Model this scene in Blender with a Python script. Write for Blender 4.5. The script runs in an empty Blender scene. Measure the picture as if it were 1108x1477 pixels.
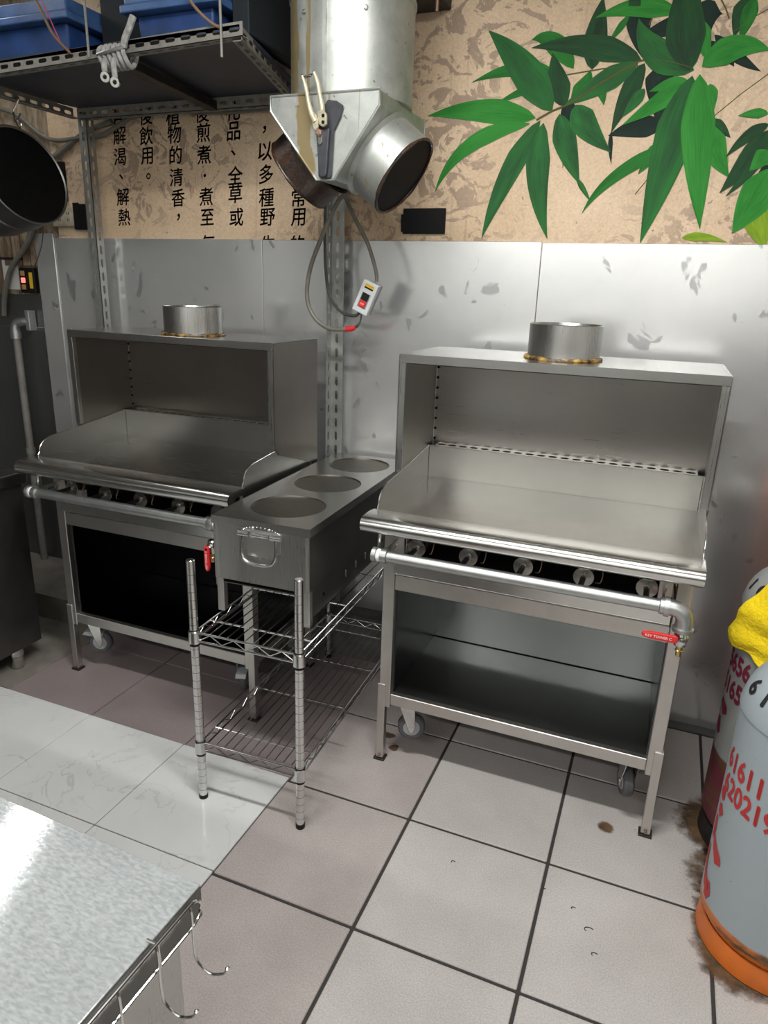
import bpy, bmesh, math, random
from mathutils import Vector, Matrix
random.seed(7)
sc = bpy.context.scene
COL = sc.collection
R = math.radians

# ------------------------------------------------------------ camera, light, exposure
cam_d = bpy.data.cameras.new('camera')
cam = bpy.data.objects.new('camera', cam_d)
COL.objects.link(cam)
PITCH, YAW, ROLL = -0.31111, 0.37605, 0.03353
cp, sp, cy, sy = math.cos(PITCH), math.sin(PITCH), math.cos(YAW), math.sin(YAW)
fw = Vector((-sy*cp, cy*cp, sp)); rt = Vector((cy, sy, 0)); up = rt.cross(fw)
c, s = math.cos(ROLL), math.sin(ROLL)
rt, up = rt*c + up*s, up*c - rt*s
M = Matrix((rt, up, -fw)).transposed().to_4x4()
M.translation = Vector((0.5254, -1.6158, 1.5119))
cam.matrix_world = M
cam_d.sensor_fit = 'HORIZONTAL'
cam_d.sensor_width = 36.0
cam_d.lens = 999.54 / 1108 * 36.0
cam_d.clip_start = 0.02
sc.camera = cam

w = bpy.data.worlds.new('world'); sc.world = w; w.use_nodes = True
w.node_tree.nodes['Background'].inputs[0].default_value = (0.75, 0.78, 0.8, 1)
w.node_tree.nodes['Background'].inputs[1].default_value = 0.03
sc.view_settings.view_transform = 'Standard'
sc.view_settings.look = 'None'
sc.view_settings.exposure = 0.0
sc.view_settings.gamma = 1.0
sc.view_settings.use_curve_mapping = False

# fluorescent battens under the ceiling, the two rear ones added as fill: (x, y, z, length, turn about z, watts)
CEIL = 2.75
LAMPS = [(-1.95, 0.12, 2.62, 1.2, -1.15, 3), (0.05, -0.62, 2.66, 1.2, 0.0, 50), (-0.9, -2.95, 2.66, 1.2, 0.0, 32), (0.7, -2.95, 2.66, 1.2, 0.0, 30)]
for lx, ly, lz, ll, lr, lw in LAMPS:
    ld = bpy.data.lights.new('tube_light', 'AREA'); ld.shape = 'RECTANGLE'
    ld.size = ll; ld.size_y = 0.10; ld.energy = lw; ld.color = (1.0, 0.985, 0.955)
    lo = bpy.data.objects.new('tube_light', ld); COL.objects.link(lo)
    lo.location = (lx, ly, lz - 0.045); lo.rotation_euler = (0, 0, lr)

# ------------------------------------------------------------ node helpers and materials
def new_mat(name):
    m = bpy.data.materials.new(name); m.use_nodes = True
    nt = m.node_tree
    return m, nt, nt.nodes['Principled BSDF']
def nd(nt, t, **kw):
    n = nt.nodes.new(t)
    for k, v in kw.items():
        if k.startswith('i_'):
            k2 = k[2:]
            n.inputs[int(k2) if k2.isdigit() else k2.replace('_', ' ')].default_value = v
        else: setattr(n, k, v)
    return n
def lk(nt, a, b): nt.links.new(a, b)
def coords(nt, scale=(1, 1, 1), kind='Object', rot=(0, 0, 0)):
    tc = nd(nt, 'ShaderNodeTexCoord'); mp = nd(nt, 'ShaderNodeMapping')
    mp.inputs['Scale'].default_value = scale; mp.inputs['Rotation'].default_value = rot
    lk(nt, tc.outputs[kind], mp.inputs[0]); return mp.outputs[0]
def noise(nt, co, scale, detail=4, rough=0.55, dist=0.0):
    n = nd(nt, 'ShaderNodeTexNoise'); n.inputs['Scale'].default_value = scale
    n.inputs['Detail'].default_value = detail; n.inputs['Roughness'].default_value = rough
    n.inputs['Distortion'].default_value = dist
    lk(nt, co, n.inputs['Vector']); return n.outputs['Fac']
def ramp(nt, f, stops):
    r = nd(nt, 'ShaderNodeValToRGB'); e = r.color_ramp.elements
    while len(e) < len(stops): e.new(0.5)
    for el, (p, cc) in zip(e, stops):
        el.position = p; el.color = (cc, cc, cc, 1) if not isinstance(cc, tuple) else (*cc, 1)
    lk(nt, f, r.inputs[0]); return r.outputs[0]
def mixc(nt, f, a, b, mode='MIX'):
    m = nd(nt, 'ShaderNodeMix', data_type='RGBA', blend_type=mode)
    for sock, v in ((m.inputs[0], f), (m.inputs[6], a), (m.inputs[7], b)):
        if isinstance(v, (int, float)): sock.default_value = v
        elif isinstance(v, tuple): sock.default_value = (*v, 1) if len(v) == 3 else v
        else: lk(nt, v, sock)
    return m.outputs[2]
def bump(nt, bsdf, h, strength=0.2, dist=0.01):
    b = nd(nt, 'ShaderNodeBump'); b.inputs['Strength'].default_value = strength; b.inputs['Distance'].default_value = dist
    lk(nt, h, b.inputs['Height']); lk(nt, b.outputs[0], bsdf.inputs['Normal'])
def plain(name, col, rough=0.5, metal=0.0, emit=0.0, var=0.0, vscale=8.0):
    m, nt, b = new_mat(name)
    b.inputs['Base Color'].default_value = (*col, 1); b.inputs['Roughness'].default_value = rough; b.inputs['Metallic'].default_value = metal
    if var:
        f = noise(nt, coords(nt), vscale, 5)
        lk(nt, mixc(nt, ramp(nt, f, [(0.3, 0.0), (0.7, 1.0)]), tuple(x*(1-var) for x in col), tuple(min(1, x*(1+var)) for x in col)), b.inputs['Base Color'])
    if emit:
        b.inputs['Emission Color'].default_value = (*col, 1); b.inputs['Emission Strength'].default_value = emit
    return m
def steel(name, col, rough, brush=(1, 60, 60), streak=0.05, smudge=0.12, sm_scale=5.0, metal=1.0, bstr=0.012, aniso=0.0):
    m, nt, b = new_mat(name)
    b.inputs['Metallic'].default_value = metal
    br = noise(nt, coords(nt, brush), 6.0, 3)
    sm = noise(nt, coords(nt), sm_scale, 5, 0.6, 0.6)
    smr = ramp(nt, sm, [(0.2, 0.0), (0.8, 1.0)])
    c1 = mixc(nt, smr, tuple(x*(1-smudge) for x in col), col)
    c2 = mixc(nt, br, tuple([0.95]*3), tuple([1.04]*3))
    lk(nt, mixc(nt, 1.0, c1, c2, 'MULTIPLY'), b.inputs['Base Color'])
    a = nd(nt, 'ShaderNodeMath', operation='MULTIPLY_ADD'); a.inputs[1].default_value = streak*2; a.inputs[2].default_value = rough - streak
    lk(nt, br, a.inputs[0])
    a2 = nd(nt, 'ShaderNodeMath', operation='MULTIPLY_ADD'); a2.inputs[1].default_value = smudge*0.25
    lk(nt, smr, a2.inputs[0]); lk(nt, a.outputs[0], a2.inputs[2])
    lk(nt, a2.outputs[0], b.inputs['Roughness'])
    if bstr > 0.02: bump(nt, b, br, bstr, 0.002)
    if aniso:
        b.inputs['Anisotropic'].default_value = aniso
        tg = nd(nt, 'ShaderNodeTangent', direction_type='RADIAL', axis='Z'); lk(nt, tg.outputs[0], b.inputs['Tangent'])
    return m
MT = {}
MT['steel'] = steel('brushed_steel', (0.54, 0.54, 0.52), 0.24, (1, 60, 60), 0.015, 0.10)
MT['steel_v'] = steel('brushed_steel_upright', (0.52, 0.52, 0.50), 0.27, (60, 60, 1))
MT['hood_in'] = steel('brushed_steel_hood', (0.56, 0.54, 0.51), 0.28, (1, 60, 60), 0.05, 0.12, 5.0, 1.0, 0.01, 0.7)
MT['griddle'] = steel('griddle_plate_steel', (0.32, 0.31, 0.285), 0.22, (1.0, 40, 40), 0.04, 0.15, 3.0)
MT['griddle_dark'] = steel('shaded_griddle_steel', (0.22, 0.21, 0.19), 0.24, (1.0, 40, 40), 0.04, 0.15, 3.0)  # left griddle: its dark reflection is put into the base colour
MT['hood_dark'] = steel('shaded_hood_steel', (0.33, 0.305, 0.28), 0.28, (1, 60, 60), 0.05, 0.15, 5.0, 1.0, 0.01, 0.7)  # darker copy for the left hood, dim reflections painted into the colour
MT['cab_in'] = steel('cabinet_steel', (0.235, 0.245, 0.24), 0.14, (1, 60, 60), 0.03, 0.12, 4.0)
MT['cab_in_dark'] = steel('shaded_cabinet_steel', (0.085, 0.088, 0.09), 0.20, (1, 60, 60), 0.03, 0.2, 4.0)  # shade and dark reflections inside the cabinets put into the colour
MT['shelf_in'] = steel('brushed_shelf_steel', (0.30, 0.31, 0.305), 0.30, (1, 60, 60), 0.05, 0.15, 4.0)
MT['shutter'] = steel('oily_shutter_steel', (0.36, 0.35, 0.32), 0.22, (8, 8, 8), 0.05, 0.2, 20.0)
MT['added_dado'] = plain('added_brown_dado', (0.055, 0.046, 0.04), 0.5)  # for the unseen dado added to dim reflections in the steel
MT['frame'] = steel('frame_steel', (0.62, 0.60, 0.57), 0.33, (30, 30, 3), 0.08, 0.15, 9.0)
MT['galv'] = steel('galvanised_pipe', (0.54, 0.56, 0.555), 0.40, (5, 5, 5), 0.05, 0.15, 30.0)
MT['chrome'] = steel('chrome_wire', (0.74, 0.74, 0.73), 0.16, (1, 1, 1), 0.02, 0.1, 20.0)
MT['bright'] = steel('polished_steel', (0.70, 0.70, 0.68), 0.20, (10, 10, 10), 0.04, 0.08, 14.0)
MT['old_steel'] = steel('old_dull_steel', (0.22, 0.22, 0.21), 0.38, (60, 60, 1), 0.08, 0.4, 4.0)
MT['well'] = steel('scorched_well_steel', (0.17, 0.155, 0.13), 0.38, (8, 8, 8), 0.08, 0.3, 8.0)
MT['zinc'] = steel('slotted_angle_zinc', (0.48, 0.49, 0.47), 0.42, (6, 6, 6), 0.08, 0.35, 18.0, 0.75)
MT['zinc_dirty'] = steel('slotted_angle_dusty', (0.30, 0.29, 0.26), 0.6, (6, 6, 6), 0.08, 0.45, 22.0, 0.35)
MT['groove'] = plain('groove_shadow_steel', (0.10, 0.10, 0.098), 0.4, 0.9)
MT['brass'] = plain('brass', (0.62, 0.45, 0.18), 0.3, 1.0)
MT['black'] = plain('black_plastic', (0.007, 0.007, 0.008), 0.55)
MT['black'].node_tree.nodes['Principled BSDF'].inputs['Specular IOR Level'].default_value = 0.25
MT['dark_iron'] = plain('dark_iron', (0.035, 0.032, 0.03), 0.5, 0.6, 0, 0.4, 20)
MT['red'] = plain('red_vinyl', (0.62, 0.018, 0.02), 0.35)
MT['darkred'] = plain('dark_red_vinyl', (0.30, 0.01, 0.02), 0.4)
MT['white'] = plain('white_print', (0.8, 0.8, 0.78), 0.5)
MT['grey_rubber'] = plain('grey_castor_rubber', (0.07, 0.07, 0.073), 0.55)
MT['grey_plastic'] = plain('grey_plastic', (0.26, 0.275, 0.285), 0.4)
MT['ptfe'] = plain('white_thread_tape', (0.8, 0.8, 0.78), 0.6)
MT['blue'] = plain('blue_bin_plastic', (0.016, 0.05, 0.17), 0.45, 0, 0, 0.3, 14)
MT['blue_lid'] = plain('blue_lid_plastic', (0.05, 0.11, 0.26), 0.35, 0, 0, 0.3, 14)
MT['navy'] = plain('navy_board', (0.028, 0.034, 0.05), 0.5, 0, 0, 0.35, 6)
MT['dark_box'] = plain('dark_box_plastic', (0.006, 0.010, 0.014), 0.75)
MT['cable'] = plain('grey_cable_sheath', (0.15, 0.145, 0.12), 0.5, 0, 0, 0.2, 20)
MT['cable_dark'] = plain('dark_cable_sheath', (0.05, 0.05, 0.045), 0.4)
MT['brown_wire'] = plain('brown_wire', (0.16, 0.10, 0.06), 0.5)
MT['pink_wire'] = plain('pink_wire', (0.45, 0.05, 0.10), 0.5)
MT['rope'] = plain('greasy_white_cord', (0.30, 0.30, 0.29), 0.8, 0, 0, 0.35, 60)
MT['box_grey'] = plain('switch_box_grey', (0.55, 0.58, 0.58), 0.4)
MT['yellow'] = plain('yellow_label', (0.75, 0.50, 0.03), 0.5)
MT['handle_tan'] = plain('worn_tan_metal', (0.42, 0.38, 0.27), 0.45, 0.35, 0, 0.25, 40)
MT['sheath'] = plain('black_leather_sheath', (0.035, 0.037, 0.045), 0.45, 0, 0, 0.3, 40)
MT['copper'] = plain('rusty_bolt', (0.28, 0.18, 0.13), 0.5, 0.6)
MT['outlet'] = plain('stained_outlet_plastic', (0.42, 0.37, 0.28), 0.5, 0, 0, 0.3, 30)
MT['paper'] = plain('white_paper', (0.6, 0.6, 0.6), 0.7)
MT['neon'] = plain('red_indicator', (0.9, 0.15, 0.12), 0.3, 0, 2.0)
MT['tan_button'] = plain('tan_button', (0.42, 0.25, 0.10), 0.5)
MT['room_wall'] = plain('room_wall_paint', (0.74, 0.74, 0.72), 0.7)
MT['added_dark_panel'] = plain('added_dark_panel', (0.07, 0.07, 0.066), 0.6)  # for the unseen panel added to darken reflections at the left
MT['ceil'] = plain('ceiling_paint', (0.40, 0.40, 0.385), 0.8)
MT['grout'] = plain('dark_grout', (0.035, 0.032, 0.03), 0.9)
MT['concrete'] = plain('old_concrete', (0.17, 0.155, 0.135), 0.85, 0, 0, 0.25, 9)
MT['curb'] = plain('dark_concrete', (0.10, 0.098, 0.092), 0.8, 0, 0, 0.35, 9)
MT['lamp_white'] = plain('lamp_tube', (1.0, 0.98, 0.95), 0.4, 0, 6.0)
MT['lamp_body'] = plain('lamp_housing', (0.75, 0.75, 0.74), 0.4)
MT['ink'] = plain('black_brush_ink', (0.018, 0.014, 0.014), 0.5)
MT['ink_red'] = plain('dark_maroon_ink', (0.035, 0.008, 0.012), 0.5)
MT['rust_stain'] = plain('rust_stain', (0.12, 0.06, 0.02), 0.85, 0, 0, 0.4, 60)
MT['sealant'] = None

def m_sealant():
    m, nt, b = new_mat('scorched_sealant')
    f = noise(nt, coords(nt), 45, 4)
    lk(nt, ramp(nt, f, [(0.40, (0.02, 0.014, 0.008)), (0.54, (0.22, 0.12, 0.025)), (0.68, (0.45, 0.30, 0.08))]), b.inputs['Base Color'])
    b.inputs['Roughness'].default_value = 0.45; return m
MT['sealant'] = m_sealant()

def m_wall_panel():
    m, nt, b = new_mat('stainless_wall_sheet')
    b.inputs['Metallic'].default_value = 0.72
    sm = ramp(nt, noise(nt, coords(nt), 2.3, 5, 0.6, 0.8), [(0.35, 0.0), (0.7, 1.0)])
    sp = ramp(nt, noise(nt, coords(nt, (1, 1, 0.7)), 10.0, 3, 0.5, 0.8), [(0.635, 0.0), (0.665, 1.0)])
    base = mixc(nt, sm, (0.72, 0.735, 0.74), (0.80, 0.81, 0.81))
    lk(nt, mixc(nt, sp, base, (0.44, 0.45, 0.455)), b.inputs['Base Color'])
    r = nd(nt, 'ShaderNodeMath', operation='MULTIPLY_ADD'); r.inputs[1].default_value = 0.07; r.inputs[2].default_value = 0.17
    lk(nt, sm, r.inputs[0])
    r2 = nd(nt, 'ShaderNodeMath', operation='MULTIPLY_ADD'); r2.inputs[1].default_value = 0.12
    lk(nt, sp, r2.inputs[0]); lk(nt, r.outputs[0], r2.inputs[2])
    lk(nt, r2.outputs[0], b.inputs['Roughness'])
    bump(nt, b, noise(nt, coords(nt), 1.6, 2), 0.12, 0.03)
    return m
MT['sheet'] = m_wall_panel()
MT['sheet_dark'] = steel('old_stainless_sheet', (0.22, 0.23, 0.23), 0.35, (60, 60, 1), 0.06, 0.2, 3.0, 0.9)

def m_mural():
    m, nt, b = new_mat('printed_plaster_mural')
    co = coords(nt)
    big = noise(nt, co, 2.2, 4, 0.5, 0.4)
    base = mixc(nt, ramp(nt, big, [(0.3, 0.0), (0.7, 1.0)]), (0.60, 0.44, 0.285), (0.74, 0.57, 0.40))
    # grey-brown marbling printed on the sheet
    ma = ramp(nt, noise(nt, coords(nt, (1, 1, 1.25)), 8.5, 7, 0.64, 2.0), [(0.525, 0.0), (0.545, 1.0)])
    ar = ramp(nt, noise(nt, co, 1.3, 2, 0.5), [(0.38, 0.0), (0.52, 1.0)])
    mm = nd(nt, 'ShaderNodeMath', operation='MULTIPLY'); lk(nt, ma, mm.inputs[0]); lk(nt, ar, mm.inputs[1])
    c1 = mixc(nt, mm.outputs[0], base, (0.39, 0.285, 0.205))
    # drips and specks of grease
    dr = ramp(nt, noise(nt, coords(nt, (22, 22, 1.1)), 2.2, 4), [(0.60, 0.0), (0.78, 0.45)])
    c2 = mixc(nt, dr, c1, (0.30, 0.19, 0.12))
    sp = ramp(nt, noise(nt, co, 75, 3, 0.6), [(0.70, 0.0), (0.75, 0.85)])
    c3 = mixc(nt, sp, c2, (0.12, 0.07, 0.04))
    pz = ramp(nt, noise(nt, co, 160, 2), [(0.3, 0.88), (0.7, 1.08)])
    lk(nt, mixc(nt, 1.0, c3, pz, 'MULTIPLY'), b.inputs['Base Color'])
    b.inputs['Roughness'].default_value = 0.62
    return m
MT['mural'] = m_mural()
def m_plaster():
    m, nt, b = new_mat('stained_cream_wall')
    co = coords(nt)
    st = ramp(nt, noise(nt, coords(nt, (3, 3, 0.9)), 4, 6, 0.65, 0.6), [(0.42, 0.0), (0.62, 1.0)])
    lk(nt, mixc(nt, st, (0.13, 0.085, 0.05), (0.42, 0.34, 0.24)), b.inputs['Base Color'])
    b.inputs['Roughness'].default_value = 0.7; return m
MT['plaster'] = m_plaster()

def m_leaf(name, ca, cb):
    m, nt, b = new_mat(name)
    uv = nd(nt, 'ShaderNodeTexCoord').outputs['UV']
    sep = nd(nt, 'ShaderNodeSeparateXYZ'); lk(nt, uv, sep.inputs[0])
    mp = nd(nt, 'ShaderNodeMapping'); mp.inputs['Scale'].default_value = (1.5, 16, 1); lk(nt, uv, mp.inputs[0])
    ve = noise(nt, mp.outputs[0], 2.0, 3)
    tone = ramp(nt, noise(nt, uv, 1.6, 3), [(0.3, 0.0), (0.7, 1.0)])
    c1 = mixc(nt, tone, ca, cb)
    c2 = mixc(nt, ve, (0.5, 0.5, 0.5), (1.5, 1.5, 1.5))
    lk(nt, mixc(nt, 1.0, c1, c2, 'MULTIPLY'), b.inputs['Base Color'])
    b.inputs['Roughness'].default_value = 0.75; b.inputs['Specular IOR Level'].default_value = 0.2; return m
MT['leaf_B'] = m_leaf('print_leaf_bright', (0.020, 0.175, 0.025), (0.045, 0.27, 0.045))
MT['leaf_G'] = m_leaf('print_leaf_green', (0.018, 0.12, 0.022), (0.03, 0.20, 0.035))
MT['leaf_M'] = m_leaf('print_leaf_mid', (0.022, 0.075, 0.03), (0.03, 0.17, 0.04))
MT['leaf_D'] = m_leaf('print_leaf_deep', (0.018, 0.042, 0.024), (0.022, 0.09, 0.03))
MT['leaf_K'] = m_leaf('print_leaf_shadow', (0.012, 0.022, 0.020), (0.018, 0.036, 0.026))
MT['leaf_Y'] = m_leaf('print_leaf_lime', (0.15, 0.27, 0.02), (0.26, 0.40, 0.03))
MT['stem'] = plain('print_stem', (0.10, 0.10, 0.03), 0.6)

def m_tile(name, ca, cb, rough):
    m, nt, b = new_mat(name)
    oi = nd(nt, 'ShaderNodeObjectInfo')
    co = coords(nt, kind='Object')
    ad = nd(nt, 'ShaderNodeVectorMath', operation='ADD'); lk(nt, co, ad.inputs[0]); lk(nt, oi.outputs['Location'], ad.inputs[1])
    co = ad.outputs[0]
    big = ramp(nt, noise(nt, co, 2.8, 5, 0.6), [(0.3, 0.0), (0.7, 1.0)])
    c1 = mixc(nt, big, ca, cb)
    pt = ramp(nt, noise(nt, co, 260, 2), [(0.3, 0.82), (0.7, 1.14)])
    c2 = mixc(nt, 1.0, c1, pt, 'MULTIPLY')
    dirt = ramp(nt, noise(nt, co, 26, 4, 0.6), [(0.72, 0.0), (0.78, 0.7)])
    lk(nt, mixc(nt, dirt, c2, (0.06, 0.05, 0.045)), b.inputs['Base Color'])
    tv = nd(nt, 'ShaderNodeMath', operation='MULTIPLY_ADD'); tv.inputs[1].default_value = 0.2; tv.inputs[2].default_value = rough
    lk(nt, big, tv.inputs[0]); lk(nt, tv.outputs[0], b.inputs['Roughness'])
    bump(nt, b, noise(nt, co, 220, 3), 0.25, 0.0015)
    return m
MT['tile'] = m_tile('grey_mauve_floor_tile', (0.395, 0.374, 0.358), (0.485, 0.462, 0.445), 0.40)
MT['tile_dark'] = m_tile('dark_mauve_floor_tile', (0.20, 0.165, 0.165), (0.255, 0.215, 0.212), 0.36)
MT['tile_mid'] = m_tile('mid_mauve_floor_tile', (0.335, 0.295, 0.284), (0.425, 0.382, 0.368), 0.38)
def m_marble():
    m, nt, b = new_mat('white_marble_floor_tile')
    oi = nd(nt, 'ShaderNodeObjectInfo')
    ad = nd(nt, 'ShaderNodeVectorMath', operation='ADD'); lk(nt, coords(nt), ad.inputs[0]); lk(nt, oi.outputs['Location'], ad.inputs[1])
    n = noise(nt, ad.outputs[0], 3.2, 6, 0.55, 1.6)
    v = ramp(nt, n, [(0.485, 0.0), (0.50, 1.0), (0.515, 0.0)])
    msk = ramp(nt, noise(nt, ad.outputs[0], 4.5, 2), [(0.42, 0.0), (0.62, 0.55)])
    mm = nd(nt, 'ShaderNodeMath', operation='MULTIPLY'); lk(nt, v, mm.inputs[0]); lk(nt, msk, mm.inputs[1])
    cl = ramp(nt, noise(nt, ad.outputs[0], 2.0, 4), [(0.3, (0.56, 0.57, 0.565)), (0.7, (0.64, 0.65, 0.645))])
    lk(nt, mixc(nt, mm.outputs[0], cl, (0.36, 0.36, 0.345)), b.inputs['Base Color'])
    b.inputs['Roughness'].default_value = 0.16; return m
MT['marble'] = m_marble()
def m_table():
    m, nt, b = new_mat('spangled_galvanised_sheet')
    co = coords(nt, (1, 2.6, 1), rot=(0, 0, 0.25))
    sp = noise(nt, co, 95, 2, 0.5, 0.5)
    c1 = mixc(nt, ramp(nt, sp, [(0.3, 0.0), (0.7, 1.0)]), (0.54, 0.58, 0.59), (0.78, 0.82, 0.83))
    sm = ramp(nt, noise(nt, coords(nt), 7, 4), [(0.35, 0.86), (0.6, 1.0)])
    lk(nt, mixc(nt, 1.0, c1, sm, 'MULTIPLY'), b.inputs['Base Color'])
    b.inputs['Metallic'].default_value = 0.62
    r = nd(nt, 'ShaderNodeMath', operation='MULTIPLY_ADD'); r.inputs[1].default_value = 0.05; r.inputs[2].default_value = 0.06
    lk(nt, sp, r.inputs[0]); lk(nt, r.outputs[0], b.inputs['Roughness'])
    bump(nt, b, sp, 0.035, 0.002)
    return m
MT['table'] = m_table()
def m_duct():
    m, nt, b = new_mat('greasy_galvanised_duct')
    co = coords(nt)
    pa = ramp(nt, noise(nt, co, 12, 5, 0.65, 0.4), [(0.3, 0.0), (0.7, 1.0)])
    base = mixc(nt, pa, (0.34, 0.36, 0.34), (0.50, 0.52, 0.49))
    dr = ramp(nt, noise(nt, coords(nt, (9, 9, 0.4)), 2.4, 4, 0.6, 0.3), [(0.62, 0.0), (0.66, 1.0)])
    # one wide run of old grease down the front left of the duct
    tc = nd(nt, 'ShaderNodeTexCoord'); sep = nd(nt, 'ShaderNodeSeparateXYZ'); lk(nt, tc.outputs['Object'], sep.inputs[0])
    nx = nd(nt, 'ShaderNodeMath', operation='MULTIPLY_ADD'); nx.inputs[1].default_value = 0.09; lk(nt, noise(nt, coords(nt, (1, 1, 0.45)), 14, 5), nx.inputs[0]); lk(nt, sep.outputs[0], nx.inputs[2])
    ax_ = nd(nt, 'ShaderNodeMath', operation='ADD'); ax_.inputs[1].default_value = 0.015; lk(nt, nx.outputs[0], ax_.inputs[0])
    ab = nd(nt, 'ShaderNodeMath', operation='ABSOLUTE'); lk(nt, ax_.outputs[0], ab.inputs[0])
    run = ramp(nt, ab.outputs[0], [(0.020, 1.0), (0.026, 0.0)])
    fr_ = nd(nt, 'ShaderNodeMath', operation='LESS_THAN'); fr_.inputs[1].default_value = -0.08; lk(nt, sep.outputs[1], fr_.inputs[0])
    rf = nd(nt, 'ShaderNodeMath', operation='MULTIPLY'); lk(nt, run, rf.inputs[0]); lk(nt, fr_.outputs[0], rf.inputs[1])
    mx_ = nd(nt, 'ShaderNodeMath', operation='MAXIMUM'); lk(nt, rf.outputs[0], mx_.inputs[0]); lk(nt, dr, mx_.inputs[1]); dr = mx_.outputs[0]
    c1 = mixc(nt, dr, base, (0.20, 0.155, 0.075))
    sp = ramp(nt, noise(nt, co, 55, 3), [(0.68, 0.0), (0.72, 0.8)])
    lk(nt, mixc(nt, sp, c1, (0.10, 0.08, 0.05)), b.inputs['Base Color'])
    mt = nd(nt, 'ShaderNodeMath', operation='MULTIPLY_ADD'); mt.inputs[1].default_value = -0.6; mt.inputs[2].default_value = 0.75
    lk(nt, dr, mt.inputs[0]); lk(nt, mt.outputs[0], b.inputs['Metallic'])
    b.inputs['Roughness'].default_value = 0.46
    bump(nt, b, noise(nt, co, 30, 4), 0.08, 0.004)
    return m
MT['duct'] = m_duct()
def m_grease(name='burnt_grease', ca=(0.012, 0.008, 0.006), cb=(0.05, 0.022, 0.012)):
    m, nt, b = new_mat(name)
    f = noise(nt, coords(nt), 16, 6, 0.7)
    lk(nt, ramp(nt, f, [(0.4, ca), (0.6, cb), (0.72, (0.16, 0.14, 0.11))]), b.inputs['Base Color'])
    b.inputs['Roughness'].default_value = 0.3
    bump(nt, b, f, 0.5, 0.01); return m
MT['grease'] = m_grease()
MT['soot_and_shade'] = plain('soot_and_shade', (0.002, 0.002, 0.0022), 0.6, 0, 0, 0.5, 30)  # real soot, and painted-in black for shaded hollows
MT['soot_and_shade'].node_tree.nodes['Principled BSDF'].inputs['Specular IOR Level'].default_value = 0.12
def m_tank(name, body, lower, zsplit, rough=0.45):
    m, nt, b = new_mat(name)
    tc = nd(nt, 'ShaderNodeTexCoord'); sep = nd(nt, 'ShaderNodeSeparateXYZ'); lk(nt, tc.outputs['Object'], sep.inputs[0])
    n = noise(nt, coords(nt), 9, 5, 0.6)
    z = nd(nt, 'ShaderNodeMath', operation='MULTIPLY_ADD'); z.inputs[1].default_value = 0.02
    lk(nt, n, z.inputs[0]); lk(nt, sep.outputs[2], z.inputs[2])
    f = ramp(nt, z.outputs[0], [(zsplit, 1.0), (zsplit + 0.006, 0.0)])
    rust = ramp(nt, noise(nt, coords(nt, (1, 1, 3)), 7, 6, 0.7), [(0.52, 0.0), (0.62, 1.0)])
    lo = mixc(nt, rust, lower, (0.10, 0.055, 0.02))
    scr = ramp(nt, noise(nt, coords(nt, (1, 1, 1), rot=(0.5, 0.3, 0)), 40, 3), [(0.70, 0.0), (0.74, 0.6)])
    bo = mixc(nt, scr, body, (0.12, 0.12, 0.115))
    lk(nt, mixc(nt, f, bo, lo), b.inputs['Base Color'])
    b.inputs['Roughness'].default_value = rough; return m
MT['tank_front'] = m_tank('grey_tank_paint', (0.30, 0.345, 0.37), (0.52, 0.14, 0.022), 0.115)
MT['tank_back'] = m_tank('dull_grey_tank_paint', (0.26, 0.27, 0.265), (0.12, 0.02, 0.03), 0.30)
MT['orange'] = plain('orange_tank_paint', (0.62, 0.15, 0.02), 0.45, 0, 0, 0.2, 8)
MT['stencil_red'] = plain('stencil_red', (0.42, 0.025, 0.025), 0.55)
MT['stencil_maroon'] = plain('stencil_maroon', (0.16, 0.012, 0.035), 0.55)
MT['stencil_black'] = plain('stencil_black', (0.015, 0.015, 0.015), 0.55)
def m_towel():
    m, nt, b = new_mat('yellow_terry_towel')
    n = noise(nt, coords(nt), 190, 3)
    lk(nt, mixc(nt, n, (0.66, 0.47, 0.0), (0.95, 0.72, 0.01)), b.inputs['Base Color'])
    b.inputs['Roughness'].default_value = 0.95
    bump(nt, b, n, 0.8, 0.004); return m
MT['towel'] = m_towel()

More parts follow.
